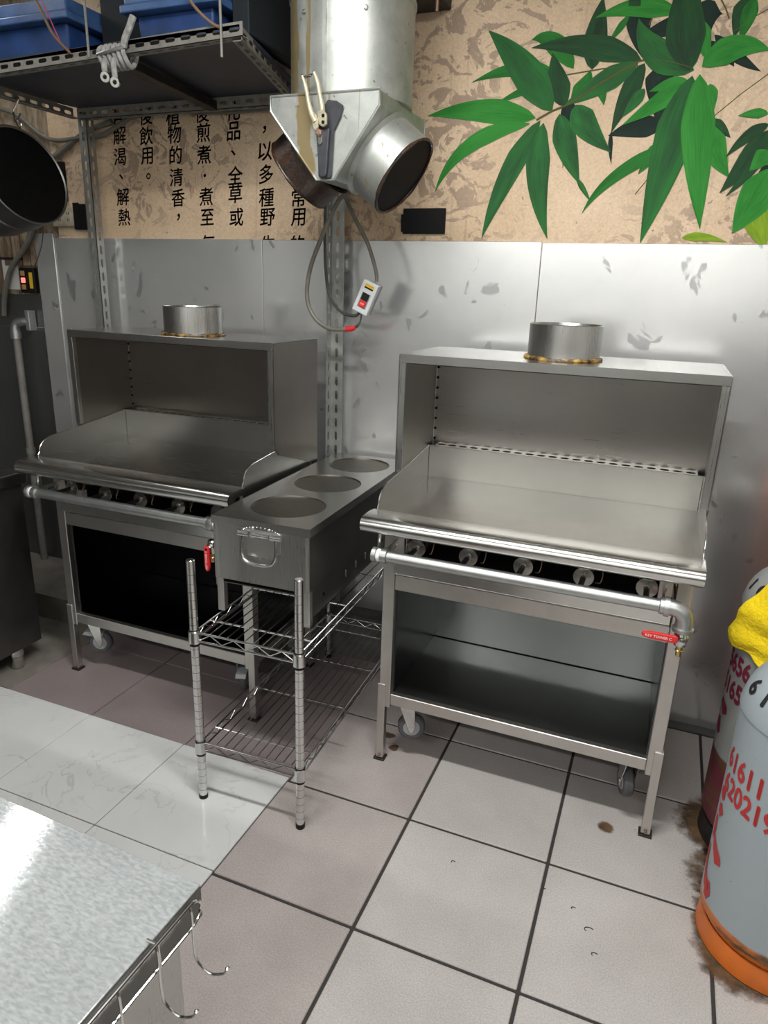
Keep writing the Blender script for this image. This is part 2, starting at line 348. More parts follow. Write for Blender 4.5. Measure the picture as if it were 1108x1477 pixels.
# ------------------------------------------------------------ mesh builder
class MB:
    def __init__(self): self.v = []; self.f = []; self.s = []
    def add(self, vs, fs, smooth=False):
        o = len(self.v); self.v += [tuple(x) for x in vs]
        for f in fs: self.f.append(tuple(i + o for i in f)); self.s.append(smooth)
        return self
    def box(self, x0, x1, y0, y1, z0, z1):
        vs = [(x, y, z) for z in (z0, z1) for y in (y0, y1) for x in (x0, x1)]
        return self.add(vs, [(0, 2, 3, 1), (4, 5, 7, 6), (0, 1, 5, 4), (2, 6, 7, 3), (0, 4, 6, 2), (1, 3, 7, 5)])
    def obox(self, c, ax, ay, az, hx, hy, hz):
        c = Vector(c); ax, ay, az = Vector(ax), Vector(ay), Vector(az)
        vs = [c + ax*hx*i + ay*hy*j + az*hz*k for k in (-1, 1) for j in (-1, 1) for i in (-1, 1)]
        return self.add(vs, [(0, 2, 3, 1), (4, 5, 7, 6), (0, 1, 5, 4), (2, 6, 7, 3), (0, 4, 6, 2), (1, 3, 7, 5)])
    def prism(self, poly, fn, d0, d1, smooth=False):
        # poly: 2-D points, fn(a, b, d) -> 3-D point
        n = len(poly)
        vs = [fn(a, b, d0) for a, b in poly] + [fn(a, b, d1) for a, b in poly]
        self.add(vs, [tuple(range(n))[::-1], tuple(range(n, 2*n))])
        o = len(self.v) - 2*n
        for i in range(n):
            j = (i + 1) % n
            self.f.append((o+i, o+j, o+n+j, o+n+i)); self.s.append(smooth)
        return self
    def lathe(self, prof, c=(0, 0, 0), axis=(0, 0, 1), n=28, close=False, smooth=True):
        # prof: (radius, height along axis)
        c = Vector(c); az = Vector(axis).normalized()
        t = Vector((1, 0, 0)) if abs(az.x) < 0.9 else Vector((0, 1, 0))
        ax = t.cross(az).normalized(); ay = az.cross(ax)
        vs = []
        for r, h in prof:
            for k in range(n):
                a = 2*math.pi*k/n
                vs.append(c + az*h + (ax*math.cos(a) + ay*math.sin(a))*r)
        fs = []
        m = len(prof)
        for i in range(m if close else m - 1):
            i2 = (i + 1) % m
            for k in range(n):
                k2 = (k + 1) % n
                fs.append((i*n+k, i*n+k2, i2*n+k2, i2*n+k))
        if not close:
            if prof[0][0] > 1e-6: fs.append(tuple(range(n))[::-1])
            if prof[-1][0] > 1e-6: fs.append(tuple(range((m-1)*n, m*n)))
        o = len(self.f)
        self.add(vs, fs, smooth)
        if not close:
            if prof[-1][0] > 1e-6: self.s[-1] = False
            if prof[0][0] > 1e-6: self.s[-2 if prof[-1][0] > 1e-6 else -1] = False
        return self
    def cyl(self, p0, p1, r, n=20, r1=None):
        p0, p1 = Vector(p0), Vector(p1); d = p1 - p0
        return self.lathe([(r, 0), (r if r1 is None else r1, d.length)], p0, d, n)
    def tube(self, pts, r, n=8, closed=False, smooth_steps=0):
        P = [Vector(p) for p in pts]
        if smooth_steps: P = catmull(P, smooth_steps, closed)
        m = len(P)
        rr = r if isinstance(r, (list, tuple)) else [r]*m
        T = []
        for i in range(m):
            a = P[(i-1) % m] if (closed or i > 0) else P[i]
            b = P[(i+1) % m] if (closed or i < m-1) else P[i]
            T.append((b - a).normalized())
        t = Vector((0, 0, 1)) if abs(T[0].z) < 0.9 else Vector((1, 0, 0))
        N = t.cross(T[0]).normalized(); vs = []
        for i in range(m):
            N = (N - T[i]*N.dot(T[i])).normalized(); B = T[i].cross(N)
            for k in range(n):
                a = 2*math.pi*k/n
                vs.append(P[i] + (N*math.cos(a) + B*math.sin(a))*rr[i])
        fs = []
        for i in range(m if closed else m-1):
            i2 = (i+1) % m
            for k in range(n):
                k2 = (k+1) % n
                fs.append((i*n+k, i*n+k2, i2*n+k2, i2*n+k))
        self.add(vs, fs, True)
        if not closed: self.add(vs[:n], [tuple(range(n))[::-1]]); self.add(vs[-n:], [tuple(range(n))])
        return self
    def slotted(self, o, U, V, N, L, W, t, pitch, sl, sw, off=0.0, q=3):
        # flat bar of length L with a row of rounded slots really cut through it
        o, U, V, N = Vector(o), Vector(U).normalized(), Vector(V).normalized(), Vector(N).normalized()
        cells = max(1, int(round(L/pitch))); p = L/cells; h = sw/2; e = max(0.0, sl/2 - h)
        ring = []
        for cx, a0 in ((e, -90), (-e, 90)):
            for k in range(q+1):
                a = R(a0 + 180*k/q); ring.append((cx + h*math.cos(a), h*math.sin(a)))
        # outer ring matched by direction
        out = []
        cut = []
        for (x, y) in ring:
            X = max(-p/2, min(p/2, x*(p/2)/max(sl/2, 1e-6))); Y = (W/2 if y > 0 else -W/2) if abs(y) > 1e-9 else 0
            out.append((X, Y))
        n = len(ring)
        # first/last of each cap reach the corners through extra quads
        for ci in range(cells):
            c = o + U*(p*(ci+0.5)) + V*(W/2)
            vs = []
            for d in (0, t):
                for (x, y) in ring: vs.append(c + U*x + V*(y + off) + N*d)
                for (x, y) in ((-p/2, -W/2), (p/2, -W/2), (p/2, W/2), (-p/2, W/2)): vs.append(c + U*x + V*y + N*d)
            K = n + 4
            fs = []
            for b, flip in ((0, True), (K, False)):
                half = n//2
                A, B_, C_, D = b+n, b+n+1, b+n+2, b+n+3
                right = [b+i for i in range(half)]       # bottom -> top on the right
                left = [b+i for i in range(half, n)]      # top -> bottom on the left
                loc = [(B_, C_, *reversed(right)), (D, A, *reversed(left)), (C_, D, left[0], right[-1]), (A, B_, right[0], left[-1])]
                for f in loc: fs.append(f[::-1] if flip else f)
            for i in range(n):
                j = (i+1) % n; fs.append((i, j, K+j, K+i))
            self.add(vs, fs)
        # rim
        a, b = o, o + U*L
        for (p0, p1) in ((a, b), (b, b+V*W), (b+V*W, a+V*W), (a+V*W, a)):
            self.add([p0, p1, p1+N*t, p0+N*t], [(0, 1, 2, 3)])
        return self
    def build(self, name, mat, parent=None, bevel=0.0, seg=1, fix=True):
        me = bpy.data.meshes.new(name); me.from_pydata(self.v, [], self.f)
        me.polygons.foreach_set('use_smooth', self.s)
        if fix:
            bm = bmesh.new(); bm.from_mesh(me); bmesh.ops.recalc_face_normals(bm, faces=bm.faces); bm.to_mesh(me); bm.free()
        if any(self.s): me.set_sharp_from_angle(angle=R(38))
        me.materials.append(MT[mat] if isinstance(mat, str) else mat); me.update()
        ob = bpy.data.objects.new(name, me); COL.objects.link(ob)
        if parent: ob.parent = parent
        if bevel:
            md = ob.modifiers.new('bevel', 'BEVEL'); md.width = bevel; md.segments = seg; md.limit_method = 'ANGLE'; md.angle_limit = R(40)
        return ob
def catmull(P, k, closed=False):
    out = []; n = len(P)
    for i in range(n if closed else n-1):
        p0 = P[(i-1) % n] if (closed or i > 0) else P[i]*2 - P[i+1]
        p1, p2 = P[i], P[(i+1) % n]
        p3 = P[(i+2) % n] if (closed or i < n-2) else p2*2 - p1
        for j in range(k):
            t = j/k
            out.append(0.5*((2*p1) + (p2-p0)*t + (2*p0-5*p1+4*p2-p3)*t*t + (3*p1-p0-3*p2+p3)*t**3))
    if not closed: out.append(P[-1])
    return out
def tag(o, label=None, cat=None, group=None, kind=None):
    for k, v in (('label', label), ('category', cat), ('group', group), ('kind', kind)):
        if v: o[k] = v
    return o
def thing(name, label, cat, loc=(0, 0, 0), rz=0.0, group=None):
    o = bpy.data.objects.new(name, None); COL.objects.link(o)
    o.empty_display_size = 0.05; o.location = loc; o.rotation_euler = (0, 0, rz)
    return tag(o, label, cat, group)
def share(o, name=None, loc=None, parent=None):
    d = o.copy(); COL.objects.link(d)
    if loc is not None: d.location = loc
    if parent is not None: d.parent = parent
    return d
def text_mesh(body, size, ext=0.0, align='CENTER', shear=0.0, off=0.0):
    cu = bpy.data.curves.new('lettering', 'FONT'); cu.body = body; cu.size = size; cu.extrude = ext
    cu.align_x = align; cu.align_y = 'CENTER'; cu.shear = shear; cu.offset = off; cu.resolution_u = 3
    o = bpy.data.objects.new('lettering', cu); COL.objects.link(o)
    me = bpy.data.meshes.new_from_object(o.evaluated_get(bpy.context.evaluated_depsgraph_get()))
    bpy.data.objects.remove(o); bpy.data.curves.remove(cu)
    return me
def bolden(me, d):
    # overstrike: the same flat glyph again, nudged, so the strokes read heavier
    vs = [v.co.copy() for v in me.vertices]; fs = [tuple(p.vertices) for p in me.polygons]; n = len(vs)
    V = []; F = []
    for k, (dx, dy) in enumerate(((-d, 0), (d, 0), (0, d), (0, -d))):
        V += [(p.x+dx, p.y+dy, p.z) for p in vs]; F += [tuple(i + k*n for i in f) for f in fs]
    m2 = bpy.data.meshes.new('lettering'); m2.from_pydata(V, [], F); m2.update()
    return m2
def put_mesh(me, name, mat, parent, fn):
    for v in me.vertices: v.co = fn(v.co.x, v.co.y, v.co.z)
    me.materials.clear(); me.materials.append(MT[mat])
    o = bpy.data.objects.new(name, me); COL.objects.link(o)
    if parent: o.parent = parent
    return o
XZ = lambda a, b, d: (a, d, b)
YZ = lambda a, b, d: (d, a, b)
XY = lambda a, b, d: (a, b, d)

# ------------------------------------------------------------ the room
WY = 0.90          # plane of the back wall
X0, X1, Y0 = -3.3, 1.75, -3.6
def struct(name, label=None, empty=False):
    o = bpy.data.objects.new(name, None); COL.objects.link(o); o['kind'] = 'structure'; return o
floor = MB().box(X0, X1, Y0, WY, -0.08, -0.004).build('floor', 'grout'); floor['kind'] = 'structure'
TX = [-3.3] + [0.4 + 0.413*k for k in range(-8, 0)]
# tile joints measured on the floor, about 41 cm apart
xs = [0.0 + 0.4135*k for k in range(-8, 5)]
ys = [-0.81 - 0.41*k for k in range(6, 0, -1)] + [-0.81, -0.402, 0.005, 0.425, 0.84]
G = 0.0045
base = MB().box(-0.2, 0.2, -0.2, 0.2, -0.009, 0.0)
tile_meshes = {}
def tile(x0, x1, y0, y1, z, mat, name):
    key = (round(x1-x0, 3), round(y1-y0, 3), mat, name)
    if key not in tile_meshes:
        hx, hy = (x1-x0)/2, (y1-y0)/2
        o = MB().box(-hx, hx, -hy, hy, -0.0085, 0).build(name, mat, floor, 0.002)
        tile_meshes[key] = o
    else:
        o = share(tile_meshes[key])
    o.location = ((x0+x1)/2, (y0+y1)/2, z); o.parent = floor
    return o
for i in range(len(xs)-1):
    for j in range(len(ys)-1):
        xa, xb, ya, yb = xs[i], xs[i+1], ys[j], ys[j+1]
        if xb < -0.38 and yb < 0.1: continue           # the white tiles lie here
        if xa < -1.70 and ya > -0.1: continue          # bare concrete strip at the left
        if ya > 0.8: continue
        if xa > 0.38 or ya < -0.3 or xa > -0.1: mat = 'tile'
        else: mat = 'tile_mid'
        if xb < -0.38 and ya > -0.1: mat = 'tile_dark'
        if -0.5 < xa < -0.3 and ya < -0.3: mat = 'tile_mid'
        q = 0.002 if mat == 'tile_dark' else G
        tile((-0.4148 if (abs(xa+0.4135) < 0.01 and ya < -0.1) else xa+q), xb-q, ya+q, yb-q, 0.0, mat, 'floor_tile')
wx = [-2.894, -2.48, -2.066, -1.653, -1.2405, -0.8285, -0.4155]
wy = [-2.2, -1.72, -1.306, -0.893, -0.396, 0.016]
g = 0.0013
for i in range(len(wx)-1):
    for j in range(len(wy)-1):
        tile(wx[i]+g, wx[i+1]-g, wy[j]+g, wy[j+1]-g, 0.004, 'marble', 'marble_tile')
MB().box(-3.3, -1.645, 0.02, WY, -0.006, 0.0015).build('concrete_strip', 'concrete', floor)
MB().box(-3.3, 1.75, 0.845, WY, -0.006, 0.0).build('concrete_edge', 'curb', floor)

wall_back = MB().box(X0, X1, WY, WY+0.1, 0, CEIL).build('wall_back', 'plaster'); wall_back['kind'] = 'structure'
mural = MB().box(-2.06, X1, WY-0.0030, WY, 1.62, CEIL).build('mural_sheet', 'mural', wall_back)
# stainless sheets with butt joints, bottom to 1.68 m
def sheet(x0, x1, z0, z1, y0, mat, nm='wall_panel'):
    MB().box(x0, x1, y0, WY, z0, z1).build(nm, mat, wall_back, 0.0015)
sheet(-2.083, -1.0155, 0.0, 1.681, WY-0.010, 'sheet')
sheet(-1.0135, 0.0735, 0.0, 1.680, WY-0.010, 'sheet')
sheet(0.0755, X1, 0.0, 1.677, WY-0.010, 'sheet')
sheet(-2.195, -2.0845, 0.0, 1.70, WY-0.016, 'sheet')
sheet(-3.3, -2.1965, 0.0, 1.288, WY-0.012, 'sheet_dark')
sheet(-3.3, -2.1965, 1.2905, 1.435, WY-0.010, 'sheet_dark')
MB().box(-3.3, -2.197, WY-0.013, WY, 1.2878, 1.2908).build('joint_strip', 'bright', wall_back)
for k, xx in enumerate((-2.40, -2.34, -2.285, -2.235)):
    MB().box(xx, xx+0.045, WY-0.014, WY, 1.56, 1.72).build('timber_batten', 'plaster', wall_back, 0.003)
# printed bamboo, each leaf a flat print on the mural
LEAVES = [
    (0.103, 2.095, 0.143, 1.999, 0.128, 2.049, 0.0548, 'K'), (0.124, 2.04, 0.116, 1.903, 0.116, 1.977, 0.0191, 'K'),
    (0.375, 2.173, 0.363, 2.068, 0.374, 2.122, 0.0738, 'K'), (0.412, 2.014, 0.247, 1.992, 0.324, 2.018, 0.0619, 'K'),
    (0.286, 2.359, 0.319, 2.2, 0.298, 2.277, 0.0738, 'K'), (0.42, 2.287, 0.305, 2.259, 0.362, 2.264, 0.0476, 'K'),
    (0.499, 2.327, 0.499, 2.244, 0.47, 2.294, 0.0786, 'K'), (0.512, 2.243, 0.65, 2.141, 0.582, 2.174, 0.0357, 'K'),
    (0.405, 2.154, 0.427, 1.974, 0.39, 2.071, 0.0834, 'K'), (0.522, 2.234, 0.577, 2.158, 0.549, 2.2, 0.0476, 'K'),
    (0.535, 2.022, 0.599, 1.972, 0.569, 2.002, 0.0333, 'D'), (0.506, 2.228, 0.511, 2.171, 0.515, 2.199, 0.0405, 'K'),
    (0.431, 2.242, 0.396, 2.212, 0.411, 2.227, 0.0357, 'K'), (0.329, 2.184, 0.255, 1.999, 0.285, 2.102, 0.0572, 'D'),
    (0.255, 2.003, 0.267, 1.91, 0.256, 1.954, 0.0143, 'K'), (0.584, 2.33, 0.564, 2.231, 0.572, 2.285, 0.0524, 'D'),
    (0.601, 2.328, 0.581, 2.218, 0.594, 2.275, 0.0429, 'G'), (0.065, 2.173, -0.206, 2.168, -0.051, 2.22, 0.0476, 'G'),
    (0.066, 2.164, -0.123, 2.101, -0.023, 2.138, 0.031, 'G'), (0.119, 2.185, -0.019, 2.273, 0.042, 2.295, 0.0619, 'G'),
    (0.176, 2.178, 0.187, 2.369, 0.173, 2.28, 0.0738, 'D'), (0.266, 2.313, 0.213, 2.243, 0.243, 2.278, 0.0214, 'G'),
    (0.194, 2.147, 0.223, 2.078, 0.217, 2.115, 0.0333, 'G'), (0.123, 2.094, 0.171, 2.178, 0.167, 2.135, 0.0548, 'G'),
    (0.318, 2.193, -0.018, 2.251, 0.151, 2.265, 0.0691, 'D'), (0.31, 2.186, 0.099, 2.082, 0.196, 2.134, 0.0667, 'M'),
    (0.104, 2.082, 0.05, 2.232, 0.066, 2.159, 0.0691, 'D'), (0.065, 2.07, -0.162, 2.311, -0.04, 2.211, 0.1, 'M'),
    (0.014, 2.053, -0.355, 2.077, -0.177, 2.102, 0.0738, 'B'), (-0.003, 2.037, -0.315, 1.84, -0.248, 2.02, 0.0524, 'B'),
    (0.03, 2.045, -0.137, 1.69, -0.083, 1.879, 0.0691, 'M'), (0.041, 2.037, 0.089, 1.689, 0.014, 1.868, 0.0786, 'M'),
    (0.089, 2.06, 0.175, 1.855, 0.118, 1.959, 0.0738, 'M'), (0.163, 1.874, 0.216, 1.803, 0.192, 1.836, 0.0167, 'M'),
    (0.138, 2.084, 0.262, 1.945, 0.161, 2.021, 0.0786, 'M'), (0.401, 2.308, 0.169, 2.315, 0.288, 2.351, 0.0548, 'B'),
    (0.291, 2.359, 0.262, 2.337, 0.279, 2.352, 0.0476, 'D'), (0.457, 2.13, 0.353, 2.107, 0.4, 2.125, 0.0357, 'B'),
    (0.462, 2.125, 0.286, 2.02, 0.389, 2.079, 0.0548, 'B'), (0.338, 2.116, 0.283, 2.042, 0.315, 2.083, 0.0357, 'M'),
    (0.414, 1.966, 0.352, 1.88, 0.382, 1.932, 0.0453, 'G'), (0.481, 1.972, 0.193, 1.767, 0.254, 1.899, 0.0405, 'G'),
    (0.537, 2.008, 0.613, 1.865, 0.554, 1.935, 0.0715, 'B'), (0.52, 2.117, 0.541, 2.042, 0.526, 2.08, 0.0405, 'B'),
    (0.468, 2.141, 0.385, 1.678, 0.437, 1.939, 0.1167, 'M'), (0.488, 2.144, 0.555, 1.721, 0.509, 1.936, 0.0953, 'B'),
    (0.47, 2.156, 0.296, 2.302, 0.322, 2.201, 0.0834, 'M'), (0.468, 2.283, 0.511, 2.171, 0.48, 2.23, 0.0476, 'B'),
    (0.459, 2.154, 0.422, 2.431, 0.411, 2.292, 0.1096, 'D'), (0.491, 2.163, 0.665, 2.191, 0.572, 2.234, 0.0738, 'B'),
    (0.688, 2.032, 0.61, 2.029, 0.648, 2.036, 0.0262, 'B'), (0.695, 2.003, 0.595, 1.92, 0.64, 1.982, 0.0357, 'D'),
    (0.698, 1.988, 0.594, 1.822, 0.655, 1.897, 0.0619, 'D'), (0.703, 1.959, 0.613, 1.813, 0.675, 1.879, 0.0357, 'D'),
    (0.708, 1.934, 0.665, 1.881, 0.695, 1.913, 0.0548, 'B'), (0.715, 1.895, 0.681, 1.849, 0.705, 1.879, 0.0238, 'K'),
    (0.675, 1.832, 0.749, 1.658, 0.703, 1.748, 0.0834, 'Y'), (0.508, 1.695, 0.637, 1.683, 0.564, 1.705, 0.0262, 'Y'),
    (0.733, 1.886, 0.648, 1.708, 0.691, 1.792, 0.1072, 'B'),
]
STEMS =  [(0.017, 2.047, 0.114, 2.086, 0.006), (0.114, 2.086, 0.31, 2.19, 0.006), (0.31, 2.19, 0.364, 2.192, 0.0048), (0.35, 2.193, 0.465, 2.162, 0.006), (0.1, 2.169, 0.311, 2.179, 0.0036), (0.539, 2.027, 0.672, 2.134, 0.0024), (0.562, 2.247, 0.643, 2.295, 0.0024), (0.35, 1.822, 0.418, 1.907, 0.0024), (0.328, 2.283, 0.335, 2.298, 0.0036), (0.352, 2.333, 0.346, 2.345, 0.0036), (0.515, 2.329, 0.544, 2.28, 0.0036)]

bpy.context.view_layer.update()
def leaf(i, x0, z0, x1, z1, cx, cz, wd, tone):
    m = 16; L = []; Rr = []; uv = []
    p0, p1, pc = Vector((x0, z0)), Vector((x1, z1)), Vector((cx, cz))
    pc = pc*2 - (p0+p1)*0.5 if False else pc
    y = WY - 0.0032 - 0.00006*i
    vs = []; uvs = []
    for k in range(m+1):
        t = k/m
        p = p0*(1-t)**2 + pc*2*t*(1-t) + p1*t*t
        d = ((pc-p0)*2*(1-t) + (p1-pc)*2*t); d.normalize(); nn = Vector((-d.y, d.x))
        h = wd*0.5*min(1.0, (t/0.30)**0.55 if t < 0.30 else 1)*(max(0.0, 1-((t-0.30)/0.70)**1.7) if t > 0.30 else 1)
        h = max(h, 0.0006)
        for sgn in (1, 0, -1):
            q = p + nn*h*sgn; vs.append((q.x, y, q.y)); uvs.append((t + i*0.37, 0.5 + 0.5*sgn + i*0.71))
    fs = []
    for k in range(m):
        a = k*3
        fs += [(a, a+1, a+4, a+3), (a+1, a+2, a+5, a+4)]
    b = MB().add(vs, fs)
    o = b.build('printed_leaf', 'leaf_' + tone, mural, fix=False)
    ul = o.data.uv_layers.new(name='UVMap')
    for lp in o.data.loops: ul.data[lp.index].uv = uvs[lp.vertex_index]
for i, a in enumerate(LEAVES): leaf(i, *a)
for k, (xa, za, xb, zb, wd) in enumerate(STEMS):
    MB().tube([(xa, WY-0.003, za), ((xa+xb)/2, WY-0.003, (za+zb)/2 + 0.004), (xb, WY-0.003, zb)], wd*0.6, 6).build('printed_stem', 'stem', mural)
# brush-style lettering printed in columns
CHARS= [('有', -1.683, 2.148), ('解', -1.681, 2.073), ('渴', -1.687, 1.995), ('、', -1.688, 1.92), ('解', -1.688, 1.844), ('熱', -1.689, 1.765), ('後', -1.542, 2.138), ('飲', -1.546, 2.066), ('用', -1.549, 1.993), ('。', -1.548, 1.919), ('植', -1.411, 2.131), ('物', -1.408, 2.067), ('的', -1.408, 1.993), ('清', -1.41, 1.912), ('香', -1.407, 1.836), ('，', -1.41, 1.764), ('後', -1.274, 2.134), ('煎', -1.271, 2.066), ('煮', -1.272, 1.989), ('．', -1.273, 1.915), ('煮', -1.271, 1.839), ('至', -1.271, 1.763), ('每', -1.272, 1.686), ('礼', -1.135, 2.133), ('品', -1.134, 2.065), ('、', -1.138, 1.991), ('全', -1.132, 1.912), ('草', -1.134, 1.847), ('或', -1.133, 1.763), ('，', -0.998, 2.064), ('以', -0.998, 1.991), ('多', -0.995, 1.913), ('種', -0.995, 1.832), ('野', -0.992, 1.762), ('生', -0.994, 1.687), ('常', -0.854, 1.83), ('用', -0.857, 1.761), ('的', -0.862, 1.687)]

for ch, cx, cz in CHARS:
    if cz < 1.70: cz -= 0.022
    me = bolden(text_mesh(ch, 0.0705, 0.0, 'LEFT', 0.08), 0.0010)
    X = [v.co.x for v in me.vertices]; Z = [v.co.y for v in me.vertices]
    if ch in '、。，．': ox, oz = (min(X)+max(X))/2, (min(Z)+max(Z))/2
    else: ox, oz = (min(X)+max(X))/2, (min(Z)+max(Z))/2
    put_mesh(me, 'printed_character', 'ink_red' if cx < -1.6 else 'ink', mural, lambda a, b, d: (cx + (a-ox)*0.98, WY - 0.0036, cz + (b-oz) + (a-ox)*0.05))

def wall(name, b, mat):
    o = b.build(name, mat); o['kind'] = 'structure'; return o
wall('wall_left', MB().box(X0-0.1, X0, Y0, WY, 0, CEIL), 'room_wall')
wall('wall_right', MB().box(X1, X1+0.1, Y0, WY, 0, CEIL), 'room_wall')
wall('wall_front', MB().box(X0, X1, Y0-0.1, Y0, 0, CEIL), 'room_wall')
wall('added_trim_3', MB().box(X0, X1, Y0, Y0+0.02, 0, 1.15).box(X1-0.02, X1, Y0+0.02, 0.88, 0, 1.15), 'added_dado')  # unseen dado, added so the steel reflects something dark low down
wall('added_trim_4', MB().box(X0, X0+0.02, Y0+0.021, 0.5, 0, 1.2), 'added_dado')  # same added dado along the unseen left wall
wall('added_trim_5', MB().box(X0, X0+0.02, -2.55, 0.88, 1.21, 2.7), 'added_dark_panel')  # unseen dark panel, added to darken reflections in the left steel
wall('ceiling', MB().box(X0, X1, Y0, WY+0.1, CEIL, CEIL+0.1), 'ceil')
wall('trim_1', MB().box(-0.72, -0.24, 0.80, 0.887, 0.0, 0.20), 'curb')
wall('trim_2', MB().box(-2.6, -1.66, 0.52, 0.886, 0.0, 0.12), 'concrete')

# ------------------------------------------------------------ griddle stoves
def caster(parent, x, y, turn, brake=True):
    b = MB()
    ct, st = math.cos(turn), math.sin(turn)
    def P(a, bb, z): return (x + a*ct - bb*st, y + a*st + bb*ct, z)
    fork = MB().obox((x, y, 0.213), (ct, st, 0), (-st, ct, 0), (0, 0, 1), 0.032, 0.026, 0.003)
    for sgn in (-1, 1):
        fork.prism([(-0.026, 0.212), (0.026, 0.212), (0.030, 0.125), (0.022, 0.105), (0.012, 0.105)], lambda a, z, d: P(a, d, z), sgn*0.019-0.0015, sgn*0.019+0.0015)
    f = fork.build('caster', 'bright', parent, 0.001)
    wc = Vector(P(0.018, 0, 0.122)); ax = Vector((-st, ct, 0))
    wh = MB().lathe([(0.012, -0.015), (0.040, -0.015), (0.046, -0.008), (0.046, 0.008), (0.040, 0.015), (0.012, 0.015)], wc, ax, 28).build('wheel', 'grey_rubber', f)
    MB().lathe([(0.008, -0.0215), (0.008, 0.0215)], wc, ax, 12).build('axle', 'bright', f)
    MB().lathe([(0.028, -0.0165), (0.026, 0.0165)], wc, ax, 24).build('wheel_hub', 'grey_plastic', f)
    if brake:
        MB().prism([(-0.055, 0.165), (-0.02, 0.175), (0.02, 0.17), (0.03, 0.155), (-0.01, 0.15), (-0.055, 0.152)], lambda a, z, d: P(-a - 0.02, d, z), -0.02, 0.02).build('brake_lever', 'grey_plastic', f, 0.003, 2)
    return f

